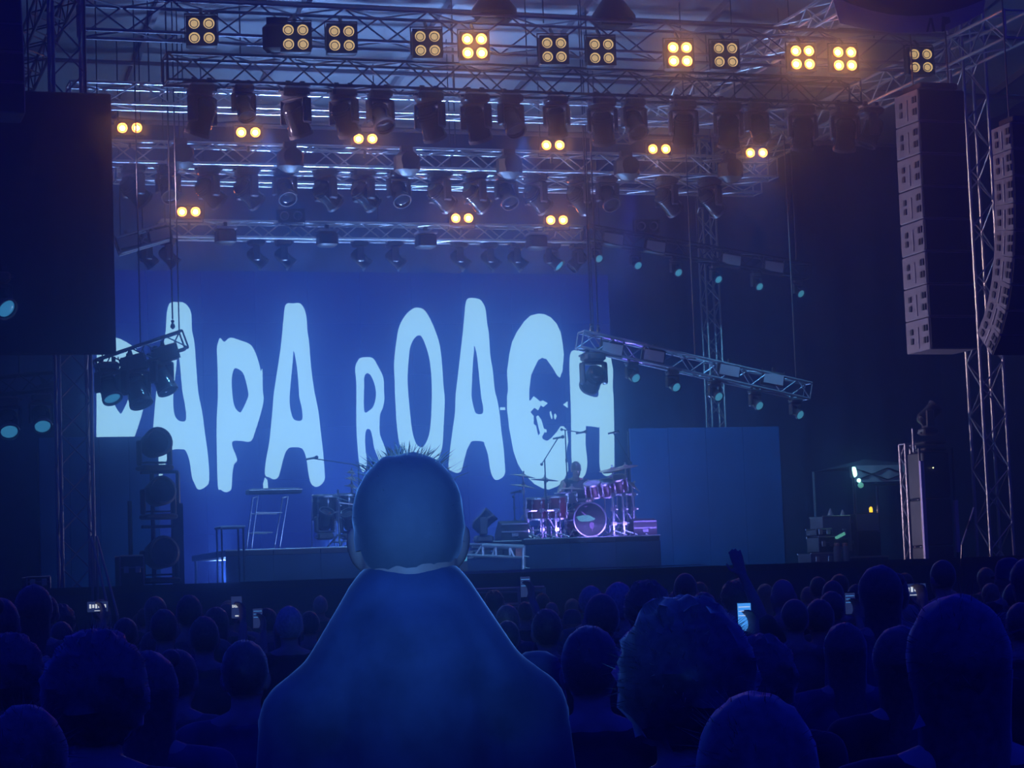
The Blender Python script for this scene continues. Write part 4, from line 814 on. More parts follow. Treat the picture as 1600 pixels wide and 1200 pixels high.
# arched banner under the right end of the roof
t = thing('arched_banner', 'curved dark banner with a pale lower border at the upper right corner', 'banner', px(1440, 20, 28.5)); o_ = t.location.copy()
top_ = [px(1300+i*30, -30, 28.5)-o_ for i in range(9)]; arc = [px(1300+i*30, 25-((i-4.2)/4.2)**2*32, 28.5)-o_ for i in range(9)]; low = [px(1312+i*28, 52-((i-4)/4)**2*16-(i > 6)*(i-6)*8, 28.52)-o_ for i in range(9)]
MB().poly(top_+arc[::-1], (), V((0, .03, 0))).build('banner_cloth', SCRIM, t, False); MB().poly([p+V((0, .0, .0)) for p in arc]+low[::-1], (), V((0, .02, 0))).build('pale_border', ROOF, t, False)
for (P) in ([(1447, 50), (1452, 28), (1456, 28), (1461, 50), (1458, 50), (1454, 34), (1450, 50)], [(1471, 50), (1472, 26), (1483, 27), (1485, 35), (1477, 39), (1476, 49)]):
    MB().poly([px(u, v, 28.47)-o_ for u, v in P], (), V((0, -.01, 0))).build('letter', BLK, t, False)
for i in (0, 4, 8): bar('hanging_cable', top_[i], top_[i]+V((0, 0, 1.2)), .01, BLKM, t)
# ------------------------------------------------------------------ people
HAIRD = mat('dark_hair', (.10, .09, .09), .4, 0, .35, 60, .3, sheen=1.0); HAIRB = mat('brown_hair', (.16, .11, .08), .4, 0, .35, 60, .3, sheen=1.0); HAIRG = mat('grey_hair', (.42, .40, .40), .4, 0, .3, 60, .3, sheen=1.0); HAIRL = mat('fair_hair', (.36, .27, .17), .4, 0, .3, 60, .3, sheen=1.0)
SKIN = mat('skin', (.50, .32, .25), .5, 0, .1, 12, .05); LIP = mat('lips', (.38, .16, .14), .5, 0, .1, 8); EYEW = mat('eye_white', (.7, .7, .7), .3, 0, .02, 5)
CL = {'black': mat('black_cotton', (.05, .05, .055), .85, 0, .25, 14, .2, sheen=.6), 'navy': mat('navy_cotton', (.06, .08, .15), .85, 0, .25, 14, .2, sheen=.6), 'grey': mat('grey_cotton', (.14, .14, .15), .85, 0, .25, 14, .2, sheen=.6),
      'olive': mat('olive_cotton', (.10, .11, .08), .85, 0, .25, 14, .2, sheen=.6), 'white': mat('pale_cotton', (.32, .32, .34), .85, 0, .2, 14, .2)}
DENIM = mat('dark_denim', (.05, .07, .12), .9, 0, .25, 30, .2); SHOE = mat('shoe_leather', (.03, .03, .03), .5, 0, .2, 10)

CROP = mat('cropped_hair', (.15, .15, .17), .7, 0, .04, 60, .05, sheen=.45)
class Flesh:                    # overlapping closed blobs, fused into one skin by a voxel remesh
    def __init__(s): s.m = MB()
    def cap(s, a, b, r0, r1=None, n=12):
        r1 = r0 if r1 is None else r1; a, b = V(a), V(b)
        s.m.sph(a, r0, n, 8); s.m.sph(b, r1, n, 8)
        if (b-a).length > 1e-4: s.m.cyl(a, b, r0, r1, n)
    def chain(s, P): 
        for (a, ra), (b, rb) in zip(P, P[1:]): s.cap(a, b, ra, rb)
    def ell(s, c, r, rot=None): s.m.sph(c, r, 18, 12, rot)
    def fuse(s, name, vox, mt, smooth=4):
        me = bpy.data.meshes.new(name); me.from_pydata([tuple(p) for p in s.m.v], [], s.m.f)
        bm = bmesh.new(); bm.from_mesh(me); bmesh.ops.recalc_face_normals(bm, faces=bm.faces); bm.to_mesh(me); bm.free()
        o = bpy.data.objects.new(name, me); C.objects.link(o)
        r = o.modifiers.new('r', 'REMESH'); r.mode = 'VOXEL'; r.voxel_size = vox; r.use_smooth_shade = True
        k = o.modifiers.new('s', 'SMOOTH'); k.factor = .5; k.iterations = smooth
        dg = bpy.context.evaluated_depsgraph_get(); out = bpy.data.meshes.new_from_object(o.evaluated_get(dg)); out.name = name
        bpy.data.objects.remove(o); bpy.data.meshes.remove(me); out.materials.clear(); out.materials.append(mt)
        out.polygons.foreach_set('use_smooth', [True]*len(out.polygons)); return out
def hand(fl, w, d, n, side, curl=.5, sc=1.0):
    """wrist point, direction of the fingers, palm normal, thumb side (+1/-1)"""
    w, d, n = V(w), V(d).normalized(), V(n).normalized(); t = d.cross(n).normalized()*side
    for q in (-.026, -.009, .009, .026): fl.cap(w+d*.015*sc+t*q*sc*.7, w+d*.085*sc+t*q*sc, .0135*sc, .0125*sc, 8)
    for q, L in ((-.030, .062), (-.010, .075), (.010, .080), (.030, .070)):
        b = w+d*.088*sc+t*q*sc; a1, a2, a3 = curl*.5, curl*1.2, curl*1.8; P = [(b, .0095*sc)]
        for an, f_, r_ in ((a1, .42, .009), (a2, .32, .0082), (a3, .26, .007)):
            b = b+(d*math.cos(an)+n*math.sin(an)+t*q*2.0)*L*f_*sc; P.append((b, r_*sc))
        fl.chain(P)
    b = w+d*.025*sc+t*.028*sc; P = [(b, .0135*sc)]
    for dv, L, r_ in ((t*.75+d*.6+n*.25, .036, .011), (t*.35+d*.85+n*(.25+curl*.3), .032, .0095), (d*.9+n*(.3+curl*.4), .022, .008)):
        b = b+dv.normalized()*L*sc; P.append((b, r_*sc))
    fl.chain(P)
def arms_pose(kind):
    # right/left: shoulder, elbow, wrist, finger direction, palm normal, thumb side sign, curl
    dn = lambda s: [(s*.195, 0, 1.415), (s*.235, -.02, 1.13), (s*.235, .06, .885), (0, .12, -1), (-s, .1, 0), 1 if s > 0 else -1, .5]
    A = {1: dn(1), -1: dn(-1)}
    if kind == 'phone': A[1] = [(.195, 0, 1.415), (.30, .22, 1.29), (.30, .36, 1.575), (-.05, .12, 1), (-.75, -.55, .1), -1, .75]
    if kind == 'wave': A[-1] = [(-.195, 0, 1.42), (-.34, .06, 1.68), (-.44, .08, 1.93), (-.28, .02, 1), (.1, 1, .0), 1, .12]
    if kind == 'high': A[1] = [(.195, 0, 1.42), (.27, .12, 1.66), (.20, .20, 1.90), (-.1, .1, 1), (-.75, -.5, .1), -1, .75]
    return A
def body_meshes(tag_, pose='down', vox=.0085, female=False, wide=1.0):
    A = arms_pose(pose)
    if tag_ == 'big_man': A = {k: [(q[0]*.80, q[1], q[2]-(.06 if j == 0 else .02)) if j < 3 else q for j, q in enumerate(P)] for k, P in A.items()}
    sw = .93 if female else 1.0
    fl = Flesh()
    fl.ell((0, -.012, 1.655), (.076, .097, .102)); fl.ell((0, .03, 1.605), (.062, .066, .085)); fl.ell((0, .055, 1.558), (.042, .04, .036))
    fl.cap((0, .092, 1.635), (0, .106, 1.605), .010, .014, 8)                                       # nose
    fl.cap((-.03, .082, 1.657), (.03, .082, 1.657), .012, None, 8); fl.cap((-.018, .087, 1.573), (.018, .087, 1.573), .009, None, 8)   # brow, lips
    for s in (-1, 1):
        fl.ell((s*.079, -.008, 1.622), (.011, .024, .034), Euler((R(-12), R(s*8), R(s*-18))).to_matrix())
        fl.cap((s*.03, .086, 1.636), (s*.033, .085, 1.636), .011, None, 8)                           # eyes
    nk = 1.14 if tag_ == 'big_man' else 1
    fl.chain([((0, -.022, 1.40), .068*nk), ((0, -.018, 1.48), .056*nk), ((0, -.004, 1.56), .054*nk)])
    if nk > 1: fl.ell((0, -.015, 1.60), (.072, .084, .095))
    for s in (-1, 1): fl.cap((s*.03, -.03, 1.49), (s*.165*sw, -.01, 1.425) if tag_ != 'big_man' else (s*.11, -.01, 1.38), .042, .05)
    fl.ell((0, 0, 1.28), (.172*sw*wide, .112*wide, .19)) if tag_ != 'big_man' else fl.ell((0, .01, 1.24), (.15, .095, .17)); fl.ell((0, .0, 1.08), (.145*sw*wide, .10*wide, .17)); fl.ell((0, -.005, .93), (.165*wide, .112*wide, .12))
    for s in (-1, 1):
        fl.chain([((s*.088, 0, .90), .09), ((s*.095, .01, .70), .078), ((s*.098, .012, .50), .056), ((s*.10, -.012, .34), .054), ((s*.102, -.01, .09), .036)])
        fl.cap((s*.102, -.03, .04), (s*.115, .13, .032), .038, .030)
        sh, el, wr, d, n, th, cu = A[s]
        fl.chain([(sh, .056), (V(sh).lerp(V(el), .5), .047), (el, .038), (V(el).lerp(V(wr), .3), .040), (wr, .026)])
        hand(fl, wr, d, n, th, cu)
    body = fl.fuse('body_'+tag_, vox, SKIN)
    sh_ = Flesh(); g = .014
    sh_.ell((0, -.02, 1.455), (.085, .072, .03))
    for s in (-1, 1):
        sh_.cap((s*.05, -.022, 1.455), (s*.17*sw, -.01, 1.43), .052, .062); P = A[s]
        sh_.chain([(P[0], .070), (V(P[0]).lerp(V(P[1]), .5), .066), (V(P[0]).lerp(V(P[1]), .82), .062)])
    sh_.ell((0, 0, 1.28), (.172*sw*wide+g, .112*wide+g, .2)); sh_.ell((0, 0, 1.08), (.155*sw*wide+g, .108*wide+g, .20)); sh_.ell((0, -.005, .93), (.172*wide+g, .116*wide+g, .10))
    shirt = sh_.fuse('shirt_'+tag_, .012, CL['black'], 6)
    tr = Flesh(); tr.ell((0, -.005, .92), (.170*wide+.006, .116*wide+.006, .12))
    for s in (-1, 1): tr.chain([((s*.088, 0, .88), .097), ((s*.095, .01, .70), .088), ((s*.098, .010, .50), .072), ((s*.10, -.005, .30), .068), ((s*.102, -.008, .09), .062)])
    trousers = tr.fuse('trousers_'+tag_, .013, DENIM, 5)
    so = MB()
    so2 = Flesh()
    shoes = []
    for s in (-1, 1):
        f2 = Flesh(); f2.cap((s*.102, -.035, .042), (s*.116, .135, .036), .046, .038); f2.cap((s*.102, -.02, .06), (s*.102, -.01, .11), .044, .046); shoes.append(f2.fuse('shoe_'+tag_, .012, SHOE, 3))
    return dict(body=body, shirt=shirt, trousers=trousers, shoes=shoes)
def hair_mesh(kind, mt, seed, fuzz=260, fl_=.02):
    rnd = random.Random(seed); mb = MB(); n, mm = 30, 20; vs = []; keep = {}
    c = V((0, -.014, 1.662)); r = {'short': V((.084, .105, .110)), 'long': V((.093, .112, .115)), 'curly': V((.118, .130, .135)), 'buzz': V((.080, .101, .106)), 'bun': V((.086, .107, .112)), 'spiky': V((.084, .106, .108))}[kind]
    am = {'short': .05, 'long': .04, 'curly': .13, 'buzz': .01, 'bun': .04, 'spiky': .05}[kind]
    def pt(a, p):
        d = V((math.sin(p)*math.cos(a), math.sin(p)*math.sin(a), math.cos(p)))
        k = 1+am*NZ.noise(d*(4 if kind != 'curly' else 5)+V((seed*3.1, 0, 0)))
        if kind == 'spiky': k *= .99/(abs(d.x)**2.25+abs(d.y)**2.25+abs(d.z)**2.25)**(1/2.25)
        q = c+V((d.x*r.x, d.y*r.y, d.z*r.z))*k
        return q, d
    lim = lambda d: (.15 if d.y > .55 else (-.25 if abs(d.x) > .75 and d.y > -.35 else -.62)) if kind in ('short', 'buzz', 'bun') else (.15 if d.y > .55 else (-.2 if abs(d.x) > .8 and d.y > -.3 else -.93)) if kind == 'spiky' else (.05 if d.y > .5 else -.80)
    grid = [[pt(2*math.pi*i/n, math.pi*(j+.02)/mm*(.97 if kind == 'spiky' else .86)) for i in range(n)] for j in range(mm)]
    vs = [q for row in grid for q, d in row]; fs = []
    for j in range(mm-1):
        for i in range(n):
            d = grid[j][i][1]
            if d.z > lim(d)-.08: fs.append((j*n+i, (j+1)*n+i, (j+1)*n+(i+1) % n, j*n+(i+1) % n))
    fs.append(tuple(range(n))); mb.add(vs, fs)
    if kind == 'long':
        L = []
        for j in range(8):
            z = 1.64-.055*j
            for i in range(17):
                a = math.pi+math.pi*i/16*1.0; wv = 1+.06*NZ.noise(V((i*.9, j*.5, seed)))
                k_ = 1-.16*math.sin(math.pi*min(1, j/5.5)); L.append((math.cos(a)*(.092+.003*j)*k_*wv, -.02+math.sin(a)*(.100-.002*j)*k_*wv, z))
        mb.add(L, [(j*17+i, j*17+i+1, (j+1)*17+i+1, (j+1)*17+i) for j in range(7) for i in range(16)])
    if kind == 'bun': mb.sph((0, -.10, 1.735), (.045, .042, .042), 12, 9)
    for _ in range(fuzz):                       # loose strands
        a, p = rnd.uniform(0, 2*math.pi), math.acos(rnd.uniform(-.35, 1)); q, d = pt(a, p)
        if d.z < lim(d) and d.y > 0: continue
        L = fl_*rnd.uniform(.5, 1.6); t = d.orthogonal().normalized()*.0009; t.rotate(Euler((rnd.random(), rnd.random(), rnd.random())))
        e = q+d*L+V((rnd.uniform(-1, 1), rnd.uniform(-1, 1), rnd.uniform(-.6, .8)))*L*.6; b = q-d*.006
        mb.add([b-t, b+t, e], [(0, 1, 2)])
    return mb.mesh('hair_'+kind, mt, True)
def cap_mesh(mt):
    mb = MB(); c = V((0, -.012, 1.66)); mb.lathe([(.0, .118), (.035, .115), (.07, .095), (.088, .055), (.094, .0), (.093, -.02)], 22, MX.Translation(c) @ MX.Diagonal((.95, 1.15, 1, 1)))
    return mb.mesh('cap', mt, True)
def brim_mesh(mt):
    P = [V((.075*math.sin(t)*1.05, .07+.13*math.cos(t), 1.655-.015*math.cos(t))) for t in [R(-80+16*i) for i in range(11)]]
    return MB().poly(P, (), V((0, 0, .006))).mesh('brim', mt, False)
BM = {'down': body_meshes('standing'), 'fem': body_meshes('slim', 'down', .0085, True, .92), 'broad': body_meshes('broad', 'down', .0085, False, 1.14), 'phone': body_meshes('phone', 'phone'), 'wave': body_meshes('wave', 'wave'), 'high': body_meshes('high', 'high')}
HM = {'short': hair_mesh('short', HAIRD, 1), 'short2': hair_mesh('short', HAIRB, 5, 320, .026), 'grey': hair_mesh('short', HAIRG, 3), 'long': hair_mesh('long', HAIRB, 2, 320, .022), 'long2': hair_mesh('long', HAIRL, 8, 320, .022), 'longd': hair_mesh('long', HAIRD, 12, 360, .024), 'curly': hair_mesh('curly', HAIRD, 4, 700, .016), 'buzz': hair_mesh('buzz', HAIRD, 6, 120, .006), 'bun': hair_mesh('bun', HAIRB, 7, 260), 'cap': cap_mesh(CL['navy']), 'bald': None}
HM['brim'] = brim_mesh(CL['navy'])
_sh = {}
def recol(me, k):
    key = (me.name, k)
    if key not in _sh: _sh[key] = me.copy(); _sh[key].materials.clear(); _sh[key].materials.append(CL[k])
    return _sh[key]
def person(p, h, bk, hk, ck, label, group=None, rz=0, tilt=0):
    s = h/1.775; t = thing('person', label, 'person', p, rz, group); t.scale = (s, s, s); m_ = BM[bk]
    link('body', m_['body'], t); link('shirt', recol(m_['shirt'], ck), t); link('trousers', m_['trousers'], t)
    for q in m_['shoes']: link('shoe', q, t)
    if HM[hk]:
        hr_ = link('cap' if hk == 'cap' else 'hair', HM[hk], t)
        if hk == 'cap': link('brim', HM['brim'], hr_)
    return t
def crowd(u, v, w, bk, hk, ck, label, group=None, rz=None):
    """u, v: top of the head in the photo; w: width of the head there"""
    d = .175*F/w; 
    for _ in range(60):
        P = pd(u, v, d); h = P.z
        if h > 1.93: d *= .985 if ray(u, v).z > 0 else 1.015
        elif h < 1.50: d *= 1.015 if ray(u, v).z > 0 else .985
        else: break
    yaw = -math.atan2(10-P.x, 36-P.y)      # they look at the stage
    return person((P.x, P.y, 0), P.z, bk, hk, ck, label, group, yaw+(random.uniform(-.25, .25) if rz is None else rz)), P
NEAR = [
 (40, 1098, 158, 'down', 'short2', 'black', 'person with tousled brown hair, nearest at the lower left corner'),
 (152, 1000, 136, 'broad', 'curly', 'black', 'broad person with a large dark head, second big head in from the lower left'),
 (230, 1017, 105, 'fem', 'longd', 'navy', 'person with long dark hair half hidden behind the broad curly one'),
 (16, 1000, 92, 'down', 'curly', 'navy', 'curly haired person cut by the left edge, behind the lower left corner head'),
 (278, 1014, 66, 'fem', 'bun', 'grey', 'person with hair in a bun, right of the long dark haired one at the left'),
 (382, 998, 88, 'down', 'short', 'navy', 'person with short dark hair between the left crowd and the big man\'s shoulder'),
 (318, 962, 54, 'down', 'short2', 'olive', 'person with fuzzy brown hair below the smoke at the left'),
 (266, 958, 40, 'down', 'bald', 'grey', 'bald person whose head has a pale rim, left of the smoke'),
 (240, 986, 46, 'fem', 'long', 'black', 'person with brown hair under the bald head at the left'),
 (196, 964, 44, 'down', 'short', 'grey', 'person with short hair below the handrail at the left'),
 (96, 970, 42, 'broad', 'short', 'black', 'broad person with a flat topped head below the left tower'),
 (54, 974, 28, 'down', 'bald', 'olive', 'bald person with a bright pale rim far left'),
 (110, 994, 50, 'down', 'grey', 'navy', 'grey haired person in front of the flat topped head at the left'),
 (62, 990, 44, 'fem', 'bun', 'black', 'person with a bun behind the curly head at the left edge'),
 (70, 1026, 40, 'fem', 'long2', 'grey', 'fair haired person between the left edge curls and the broad curly head'),
 (451, 946, 48, 'down', 'grey', 'black', 'grey haired person right of the two phones at the left'),
 (449, 961, 46, 'fem', 'longd', 'olive', 'dark long haired person just in front of the grey head near the left phones'),
 (484, 954, 36, 'down', 'short', 'grey', 'short haired person next to the big man\'s left shoulder'),
 (838, 1018, 104, 'down', 'cap', 'navy', 'person in a navy peaked cap beside the big man\'s right arm'),
 (920, 975, 108, 'down', 'short', 'black', 'person with a smooth dark oval head right of the peaked cap'),
 (1064, 954, 176, 'broad', 'curly', 'black', 'broad person with big curly hair in the middle of the right crowd'),
 (1178, 1076, 232, 'down', 'short', 'black', 'person with short fuzzy dark hair, nearest at the bottom right of centre'),
 (853, 950, 56, 'down', 'short2', 'grey', 'person with brown hair above the peaked cap'),
 (938, 925, 64, 'down', 'buzz', 'black', 'person with a round shaved head standing over the smooth oval one'),
 (893, 952, 34, 'down', 'cap', 'grey', 'person in a pale rimmed cap left of the shaved head'),
 (861, 938, 28, 'down', 'bald', 'black', 'bald person with a pale rim above the brown hair near the barrier'),
 (1028, 944, 44, 'fem', 'bun', 'navy', 'person with a bun left of the big curly head'),
 (1136, 958, 42, 'down', 'grey', 'grey', 'grey haired person just left of the bright blue phone'),
 (1186, 1002, 70, 'fem', 'curly', 'black', 'curly haired person below the bright blue phone'),
 (1239, 934, 52, 'down', 'buzz', 'grey', 'shaven headed person with a pink rim right of the blue phone'),
 (1295, 943, 38, 'down', 'short2', 'black', 'brown haired person right of the pink rimmed shaved head'),
 (1318, 973, 74, 'fem', 'longd', 'navy', 'long dark haired person left of the tall long haired one at the right'),
 (1403, 978, 96, 'fem', 'long', 'black', 'long brown haired person in front of the landscape phone'),
 (1490, 930, 165, 'broad', 'longd', 'black', 'tall broad person with long dark hair filling the lower right'),
 (1594, 940, 60, 'down', 'short', 'black', 'short haired person cut by the right edge'),
 (1584, 908, 46, 'down', 'buzz', 'navy', 'shaved headed person near the right edge below the tower'),
 (1052, 922, 31, 'down', 'bald', 'black', 'bald person with a bright pale rim, left one of two above the big curly head'),
 (1071, 916, 34, 'down', 'bald', 'navy', 'bald person with a bright pale rim, right one of two above the big curly head'),
 (1098, 924, 48, 'down', 'short', 'black', 'dark haired person right of the two bald rims'),
 (1010, 914, 58, 'fem', 'curly', 'black', 'curly dark head left of the two bald rims'),
 (1418, 940, 42, 'down', 'bald', 'black', 'bald person with a white rim just below the landscape phone'),
 (972, 918, 44, 'down', 'short2', 'black', 'brown haired person between the shaved head and the curly dark head'),
]
near = [crowd(*a)[1] for a in NEAR]
# small pale triangle on the back of the tall person at the right
# raised arms and phones
PHS = mat('phone_screen_blue', (.02, .05, .1), .3, 0, .3, 60, 0, (.05, .28, 1), 1.25); PHW = mat('phone_screen_white', (.3, .3, .35), .3, 0, .1, 30, 0, (.55, .68, 1), 1.2); PHD = mat('phone_screen_dark', (.01, .02, .05), .3, 0, .3, 30, 0, (.03, .06, .30), .5)
def phone(p, label, w=.072, h=.15, kind='blue', rz=0, land=False, tilt=0):
    t = thing('phone', label, 'phone', p, rz); 
    if land: w, h = h, w
    MB().bbox((0, 0, 0), (w, .009, h), .004).build('body', GLS, t, False)
    MB().box((0, -.0055, 0), (w*.93, .002, h*.93)).build('screen', PHS if kind == 'blue' else PHD, t, False)
    if kind == 'text':
        W_ = w*.8; k = 6
        for i in range(k):
            hh3 = h*(.30 if land else .10)*(1 if i % 2 else 1.25); MB().box((-W_/2+W_*(i+.5)/k, -.007, h*.05), (W_/k*.62, .002, hh3)).build('picture_mark', PHW, t, False)
        MB().box((0, -.007, -h*.36), (w*.3, .002, h*.05)).build('picture_mark', PHW, t, False)
    else:
        for z in (.34, .2, .05): MB().box((0, -.007, h*z), (w*.8, .002, h*.02)).build('picture_mark', PHW if kind == 'blue' else PHS, t, False)
    MB().cyl((w*.3, .0045, h*.38), (w*.3, .007, h*.38), .007, None, 10).build('camera_lens', GLASS, t)
    return t
def holder(u, v, w, kind, hk, ck, label, plabel, land=False, bk='phone', off=(0.255, .395, 1.68)):
    # the phone hangs where the photo shows it; its holder stands so that the raised hand closes round it
    d = w; P = pd(u, v, d); s = max(1.48, min(1.92, P.z/off[2]*1.775))/1.775
    yaw = -math.atan2(10-P.x, 36-P.y); q = V((off[0]*s, off[1]*s, 0)); q.rotate(Euler((0, 0, yaw)))
    near.append(V((P.x-q.x, P.y-q.y, 0)))
    t = person((P.x-q.x, P.y-q.y, 0), 1.775*s, bk, hk, ck, label, None, yaw)
    P2 = V((P.x, P.y, off[2]*s)); return phone(P2, plabel, .076*s*1.0, .155*s, kind, yaw, land)
holder(1163, 964, 10.6, 'blue', 'short', 'black', 'person holding up the bright blue phone, mostly hidden in the crowd', 'phone with a bright blue screen held up in the right crowd')
holder(370, 949, 14.5, 'text', 'short2', 'grey', 'person holding up a phone below the smoke at the left', 'phone showing small white letters held up at the left')
holder(1427, 922, 12.0, 'text', 'bun', 'navy', 'person holding a phone sideways in the right crowd', 'phone held sideways showing bright white letters at the right', True)
holder(153, 948, 15.5, 'text', 'short', 'olive', 'person filming below the left tower', 'small phone with a white strip of letters below the left tower', True)
holder(1328, 943, 14.0, 'dark', 'short', 'black', 'person holding a dim phone right of the pink rimmed head', 'dim phone in the crowd left of the landscape phone')
holder(403, 966, 15.5, 'dark', 'longd', 'black', 'long dark haired person holding a dim phone near the left phones', 'small dim phone right of the upright lettered one at the left')
holder(821, 917, 13.5, 'dark', 'short', 'black', 'person raising a dark arm with a phone in front of the barrier', 'dark phone raised in front of the crowd barrier', False, 'high', (.155, .235, 2.0))
# hand waved in the air
d_ = 12.0; P = pd(1148, 868, d_); s_ = min(1.05, P.z/2.05); yaw = -math.atan2(10-P.x, 36-P.y); q = V((-.48*s_, .09*s_, 0)); q.rotate(Euler((0, 0, yaw)))
person((P.x-q.x, P.y-q.y, 0), 1.775*s_, 'wave', 'short', 'black', 'person waving an open hand high above the right crowd', None, yaw)
# the far crowd: small dark heads below the stage front
rnd = random.Random(21); far = []
for row, (d, n) in enumerate(((9.5, 11), (12, 14), (15, 17), (18, 19), (21.5, 22), (25, 24))):
    for i in range(n):
        u = -40+1680*(i+rnd.uniform(.15, .85))/n; hgt = rnd.uniform(1.56, 1.80)
        if 480 < u < 790 and d < 22: continue
        P = pd(u, 930, d*rnd.uniform(.94, 1.06)); yaw = -math.atan2(10-P.x, 36-P.y)+rnd.uniform(-.3, .3)
        if P.y > 26.6: continue
        if any(abs(u-pu) < 40 and d < pd_+1 for pu, pd_ in ((1163, 10.6), (370, 14.5), (1427, 12), (153, 15.5), (403, 13), (821, 13.5), (1148, 12), (1328, 14))): continue
        if any((V((P.x, P.y))-V((o_.x, o_.y))).length < .62 for o_ in far+near): continue
        far.append(P)
        person((P.x, P.y, 0), hgt, rnd.choice(('down', 'fem', 'broad', 'down')), rnd.choice(('short', 'short2', 'grey', 'long', 'longd', 'curly', 'buzz', 'bun', 'bald', 'cap', 'long2')), rnd.choice(list(CL)),
               'one of the many small dark heads of the crowd packed below the stage', 'distant crowd below the stage', yaw)
# ------------------------------------------------------------------ the big man in front
def man():
    d = .160*F/147; Pm = pd(634, 716, d); h = Pm.z; s = h/1.762
    t = thing('person', 'big man with short upstanding hair seen from behind, dark top, in front of the screen', 'person', (Pm.x, Pm.y, 0), -math.atan2(Pm.x, Pm.y)+.03); t.scale = (s*1.06, s*1.04, s)
    m_ = body_meshes('big_man', 'down', .0065, False, 1.0)
    link('body', m_['body'], t); link('trousers', m_['trousers'], t)
    for q in m_['shoes']: link('shoe', q, t)
    # thick hooded jacket
    fl = Flesh()
    for s_ in (-1, 1):
        A = [(q[0]*.80, q[1], q[2]-(.06 if j == 0 else .02)) for j, q in enumerate(arms_pose('down')[s_][:3])]
        fl.cap((s_*.012, -.028, 1.522), (s_*.09, -.02, 1.395), .090, .088); fl.cap((s_*.09, -.02, 1.395), A[0], .088, .076)
        fl.chain([(A[0], .074), (V(A[0]).lerp(V(A[1]), .5), .070), (A[1], .062), (V(A[2]).lerp(V(A[1]), .15), .048)])
    fl.ell((0, 0, 1.22), (.178, .135, .20)); fl.ell((0, 0, 1.05), (.185, .14, .22)); fl.ell((0, 0, .92), (.19, .14, .12)); fl.ell((0, -.03, 1.44), (.12, .08, .07))
    fl.cap((0, -.035, 1.46), (0, -.03, 1.15), .115, .125)
    link('jacket', fl.fuse('jacket', .010, CL['navy'], 6), t)
    hair = link('hair', hair_mesh('spiky', CROP, 11, 160, .004), t)
    rnd = random.Random(3); mb = MB()
    for _ in range(260):                         # upright tuft on the crown
        x = rnd.gauss(0, .034); y = rnd.uniform(-.05, .085); k = 1-(x/.085)**2-((y+.014)/.108)**2
        if k <= .05: continue
        q = V((x, y, 1.662+.110*math.sqrt(k)-.006)); L = rnd.uniform(.008, .026)
        e = q+V((x*.5+rnd.uniform(-.25, .42)*L*1.2, rnd.uniform(-.2, .5)*L, L)); w_ = V((.0006, 0, 0)); mb.add([q-w_, q+w_, q.lerp(e, .55)+V((rnd.uniform(-.002, .002), 0, .001)), e], [(0, 1, 2), (0, 2, 3)])
    mb.build('hair_tuft', HAIRL, hair, False)
    return t
man()
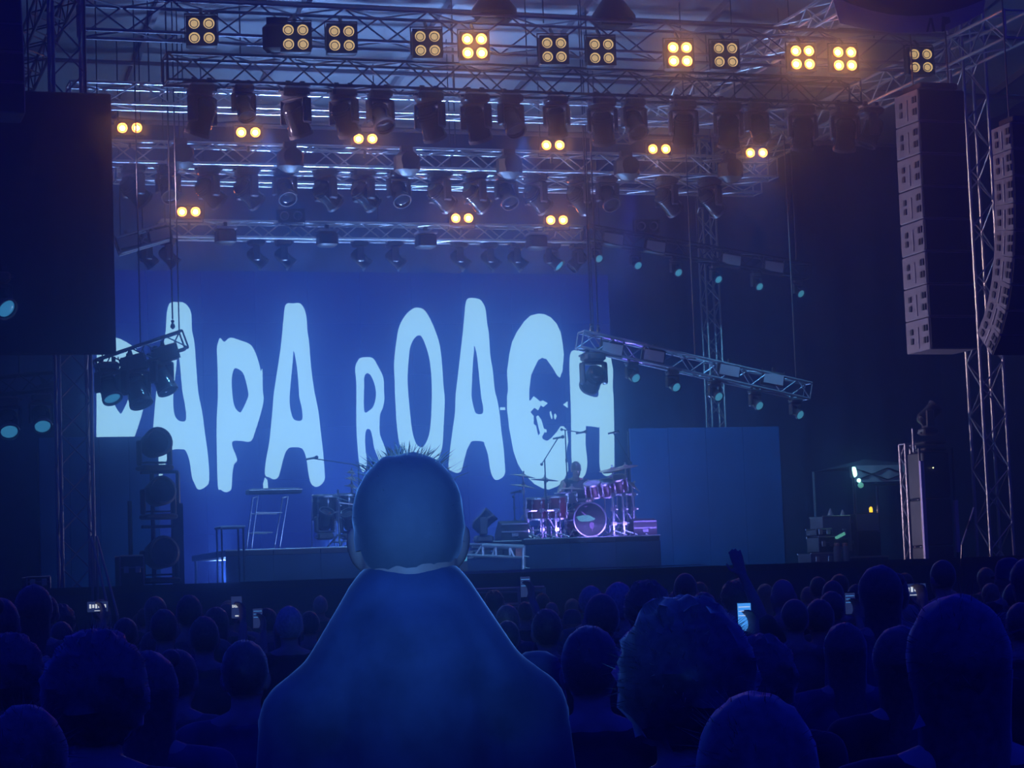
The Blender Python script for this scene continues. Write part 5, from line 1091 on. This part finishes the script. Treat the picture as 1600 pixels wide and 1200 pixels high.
# ------------------------------------------------------------------ the drummer
def drummer():
    b, h = base_at(898, 722, 36.15, ZR); s = h/1.30
    t = thing('person', 'seated drummer with tousled hair and a dark sleeveless top behind the drum kit', 'person', b, math.pi-.15)   # local +y faces the crowd
    t.scale = (s, s, s); fl = Flesh(); Z = -.47                     # seated: pelvis at .46
    hz_ = lambda z: z+Z
    hd = V((.0, .10, hz_(1.635))); rot = Euler((R(-22), R(6), R(6))).to_matrix()
    def H(x, y, z): return hd+rot @ V((x, y, z))
    fl.ell(H(0, -.01, .03), (.077, .097, .10), rot); fl.ell(H(0, .03, -.03), (.062, .066, .085), rot); fl.ell(H(0, .055, -.075), (.042, .04, .036), rot); fl.cap(H(0, .092, 0), H(0, .108, -.03), .011, .015, 8)
    for q in (-1, 1): fl.ell(H(q*.079, -.008, -.005), (.011, .024, .034), rot)
    fl.chain([((0, .01, hz_(1.42)), .062), ((0, .05, hz_(1.50)), .056), (tuple(H(0, -.01, -.06)), .054)])
    for q in (-1, 1): fl.cap((q*.03, .0, hz_(1.475)), (q*.18, .0, hz_(1.425)), .045, .056)
    fl.ell((0, .01, hz_(1.28)), (.18, .118, .19)); fl.ell((0, 0, hz_(1.08)), (.155, .112, .17)); fl.ell((0, -.01, .48), (.17, .13, .12))
    for q in (-1, 1): fl.chain([((q*.10, 0, .48), .088), ((q*.17, .22, .50), .078), ((q*.20, .42, .49), .058), ((q*.20, .44, .25), .052), ((q*.20, .42, .06), .038)]); fl.cap((q*.20, .40, .035), (q*.21, .56, .03), .038, .03)
    arm = {1: [(.20, 0, hz_(1.42)), (.33, .13, hz_(1.20)), (.14, .36, hz_(1.13))], -1: [(-.20, 0, hz_(1.42)), (-.33, .10, hz_(1.18)), (-.16, .34, hz_(1.10))]}
    for q in (-1, 1):
        A = arm[q]; fl.chain([(A[0], .060), (V(A[0]).lerp(V(A[1]), .5), .052), (A[1], .041), (V(A[1]).lerp(V(A[2]), .3), .043), (A[2], .028)]); hand(fl, A[2], V((-q*.35, .9, -.1)), V((-q*.3, 0, -1)), -q, 1.0)
    link('body', fl.fuse('body_drummer', .0075, SKIN), t)
    sh = Flesh()
    for q in (-1, 1): sh.cap((q*.05, 0, hz_(1.44)), (q*.175, 0, hz_(1.425)), .055, .066)
    sh.ell((0, .01, hz_(1.28)), (.194, .132, .2)); sh.ell((0, 0, hz_(1.08)), (.172, .126, .2)); sh.ell((0, -.01, .50), (.188, .142, .11)); link('shirt', sh.fuse('tank_top', .011, CL['black'], 5), t)
    tr = Flesh()
    for q in (-1, 1): tr.chain([((q*.10, 0, .48), .10), ((q*.17, .22, .50), .090), ((q*.20, .42, .49), .07), ((q*.20, .44, .25), .064), ((q*.20, .42, .08), .058)])
    link('trousers', tr.fuse('trousers_drummer', .012, DENIM, 4), t)
    for q in (-1, 1):
        MB().sph(H(q*.03, .083, .005), .010, 8, 6).build('eye', EYEW, t); MB().sph(H(q*.03, .0925, .005), .005, 8, 6).build('pupil', BLK, t)
        MB().cyl(H(q*.018, .091, .028), H(q*.045, .084, .026), .005, .003, 6).build('eyebrow', HAIRD, t)
    MB().cyl(H(-.022, .090, -.062), H(.022, .090, -.062), .006, None, 6).build('mouth', LIP, t)
    hm = link('hair', HM['short2'], t); hm.matrix_local = MX.Translation(hd) @ rot.to_4x4() @ MX.Translation((0, 0, -1.632))
    for q in (-1, 1):
        f = Flesh(); f.cap((q*.20, .39, .04), (q*.212, .565, .036), .046, .038); link('shoe', f.fuse('shoe_drummer', .012, SHOE, 3), t)
    so = thing('drum_stool', 'round black stool under the drummer', 'stool', b); z_ = .36*s
    MB().lathe([(0, z_), (.17, z_), (.18, z_-.03), (.17, z_-.07), (0, z_-.07)], 20).build('seat', BLK, so); bar('pole', (0, 0, .1), (0, 0, z_-.06), .02, CHROME, so)
    for k in range(3): bar('leg', (0, 0, .25), (.25*math.cos(k*2.1), .25*math.sin(k*2.1), .012), .014, CHROME, so)
    for q in (-1, 1):
        w0 = V(arm[q][2])+V((-q*.03, .07, -.02)); w1 = w0+V((-q*.10, .34, .0 if q > 0 else .08)); st_ = thing('drumstick', 'wooden drumstick in the drummer\'s '+('left hand' if q > 0 else 'right hand'), 'drumstick', b, math.pi-.15); st_.scale = (s, s, s)
        MB().cyl(w0-(w1-w0)*.2, w1, .0075, .005, 8).build('shaft', WHT, st_); MB().sph(w1, .008, 8, 6).build('tip', WHT, st_)
drummer()
# pale triangular patch on the tall person's back
Pq = pd(1437, 1130, 3.46); t = thing('back_patch', 'small pale triangular flap on the back of the tall long haired person', 'patch', Pq, -.35)
MB().poly([(-.011, 0, -.010), (.010, .004, -.004), (.001, 0, .013)], (), V((0, .006, 0))).build('swatch', CL['white'], t, False)
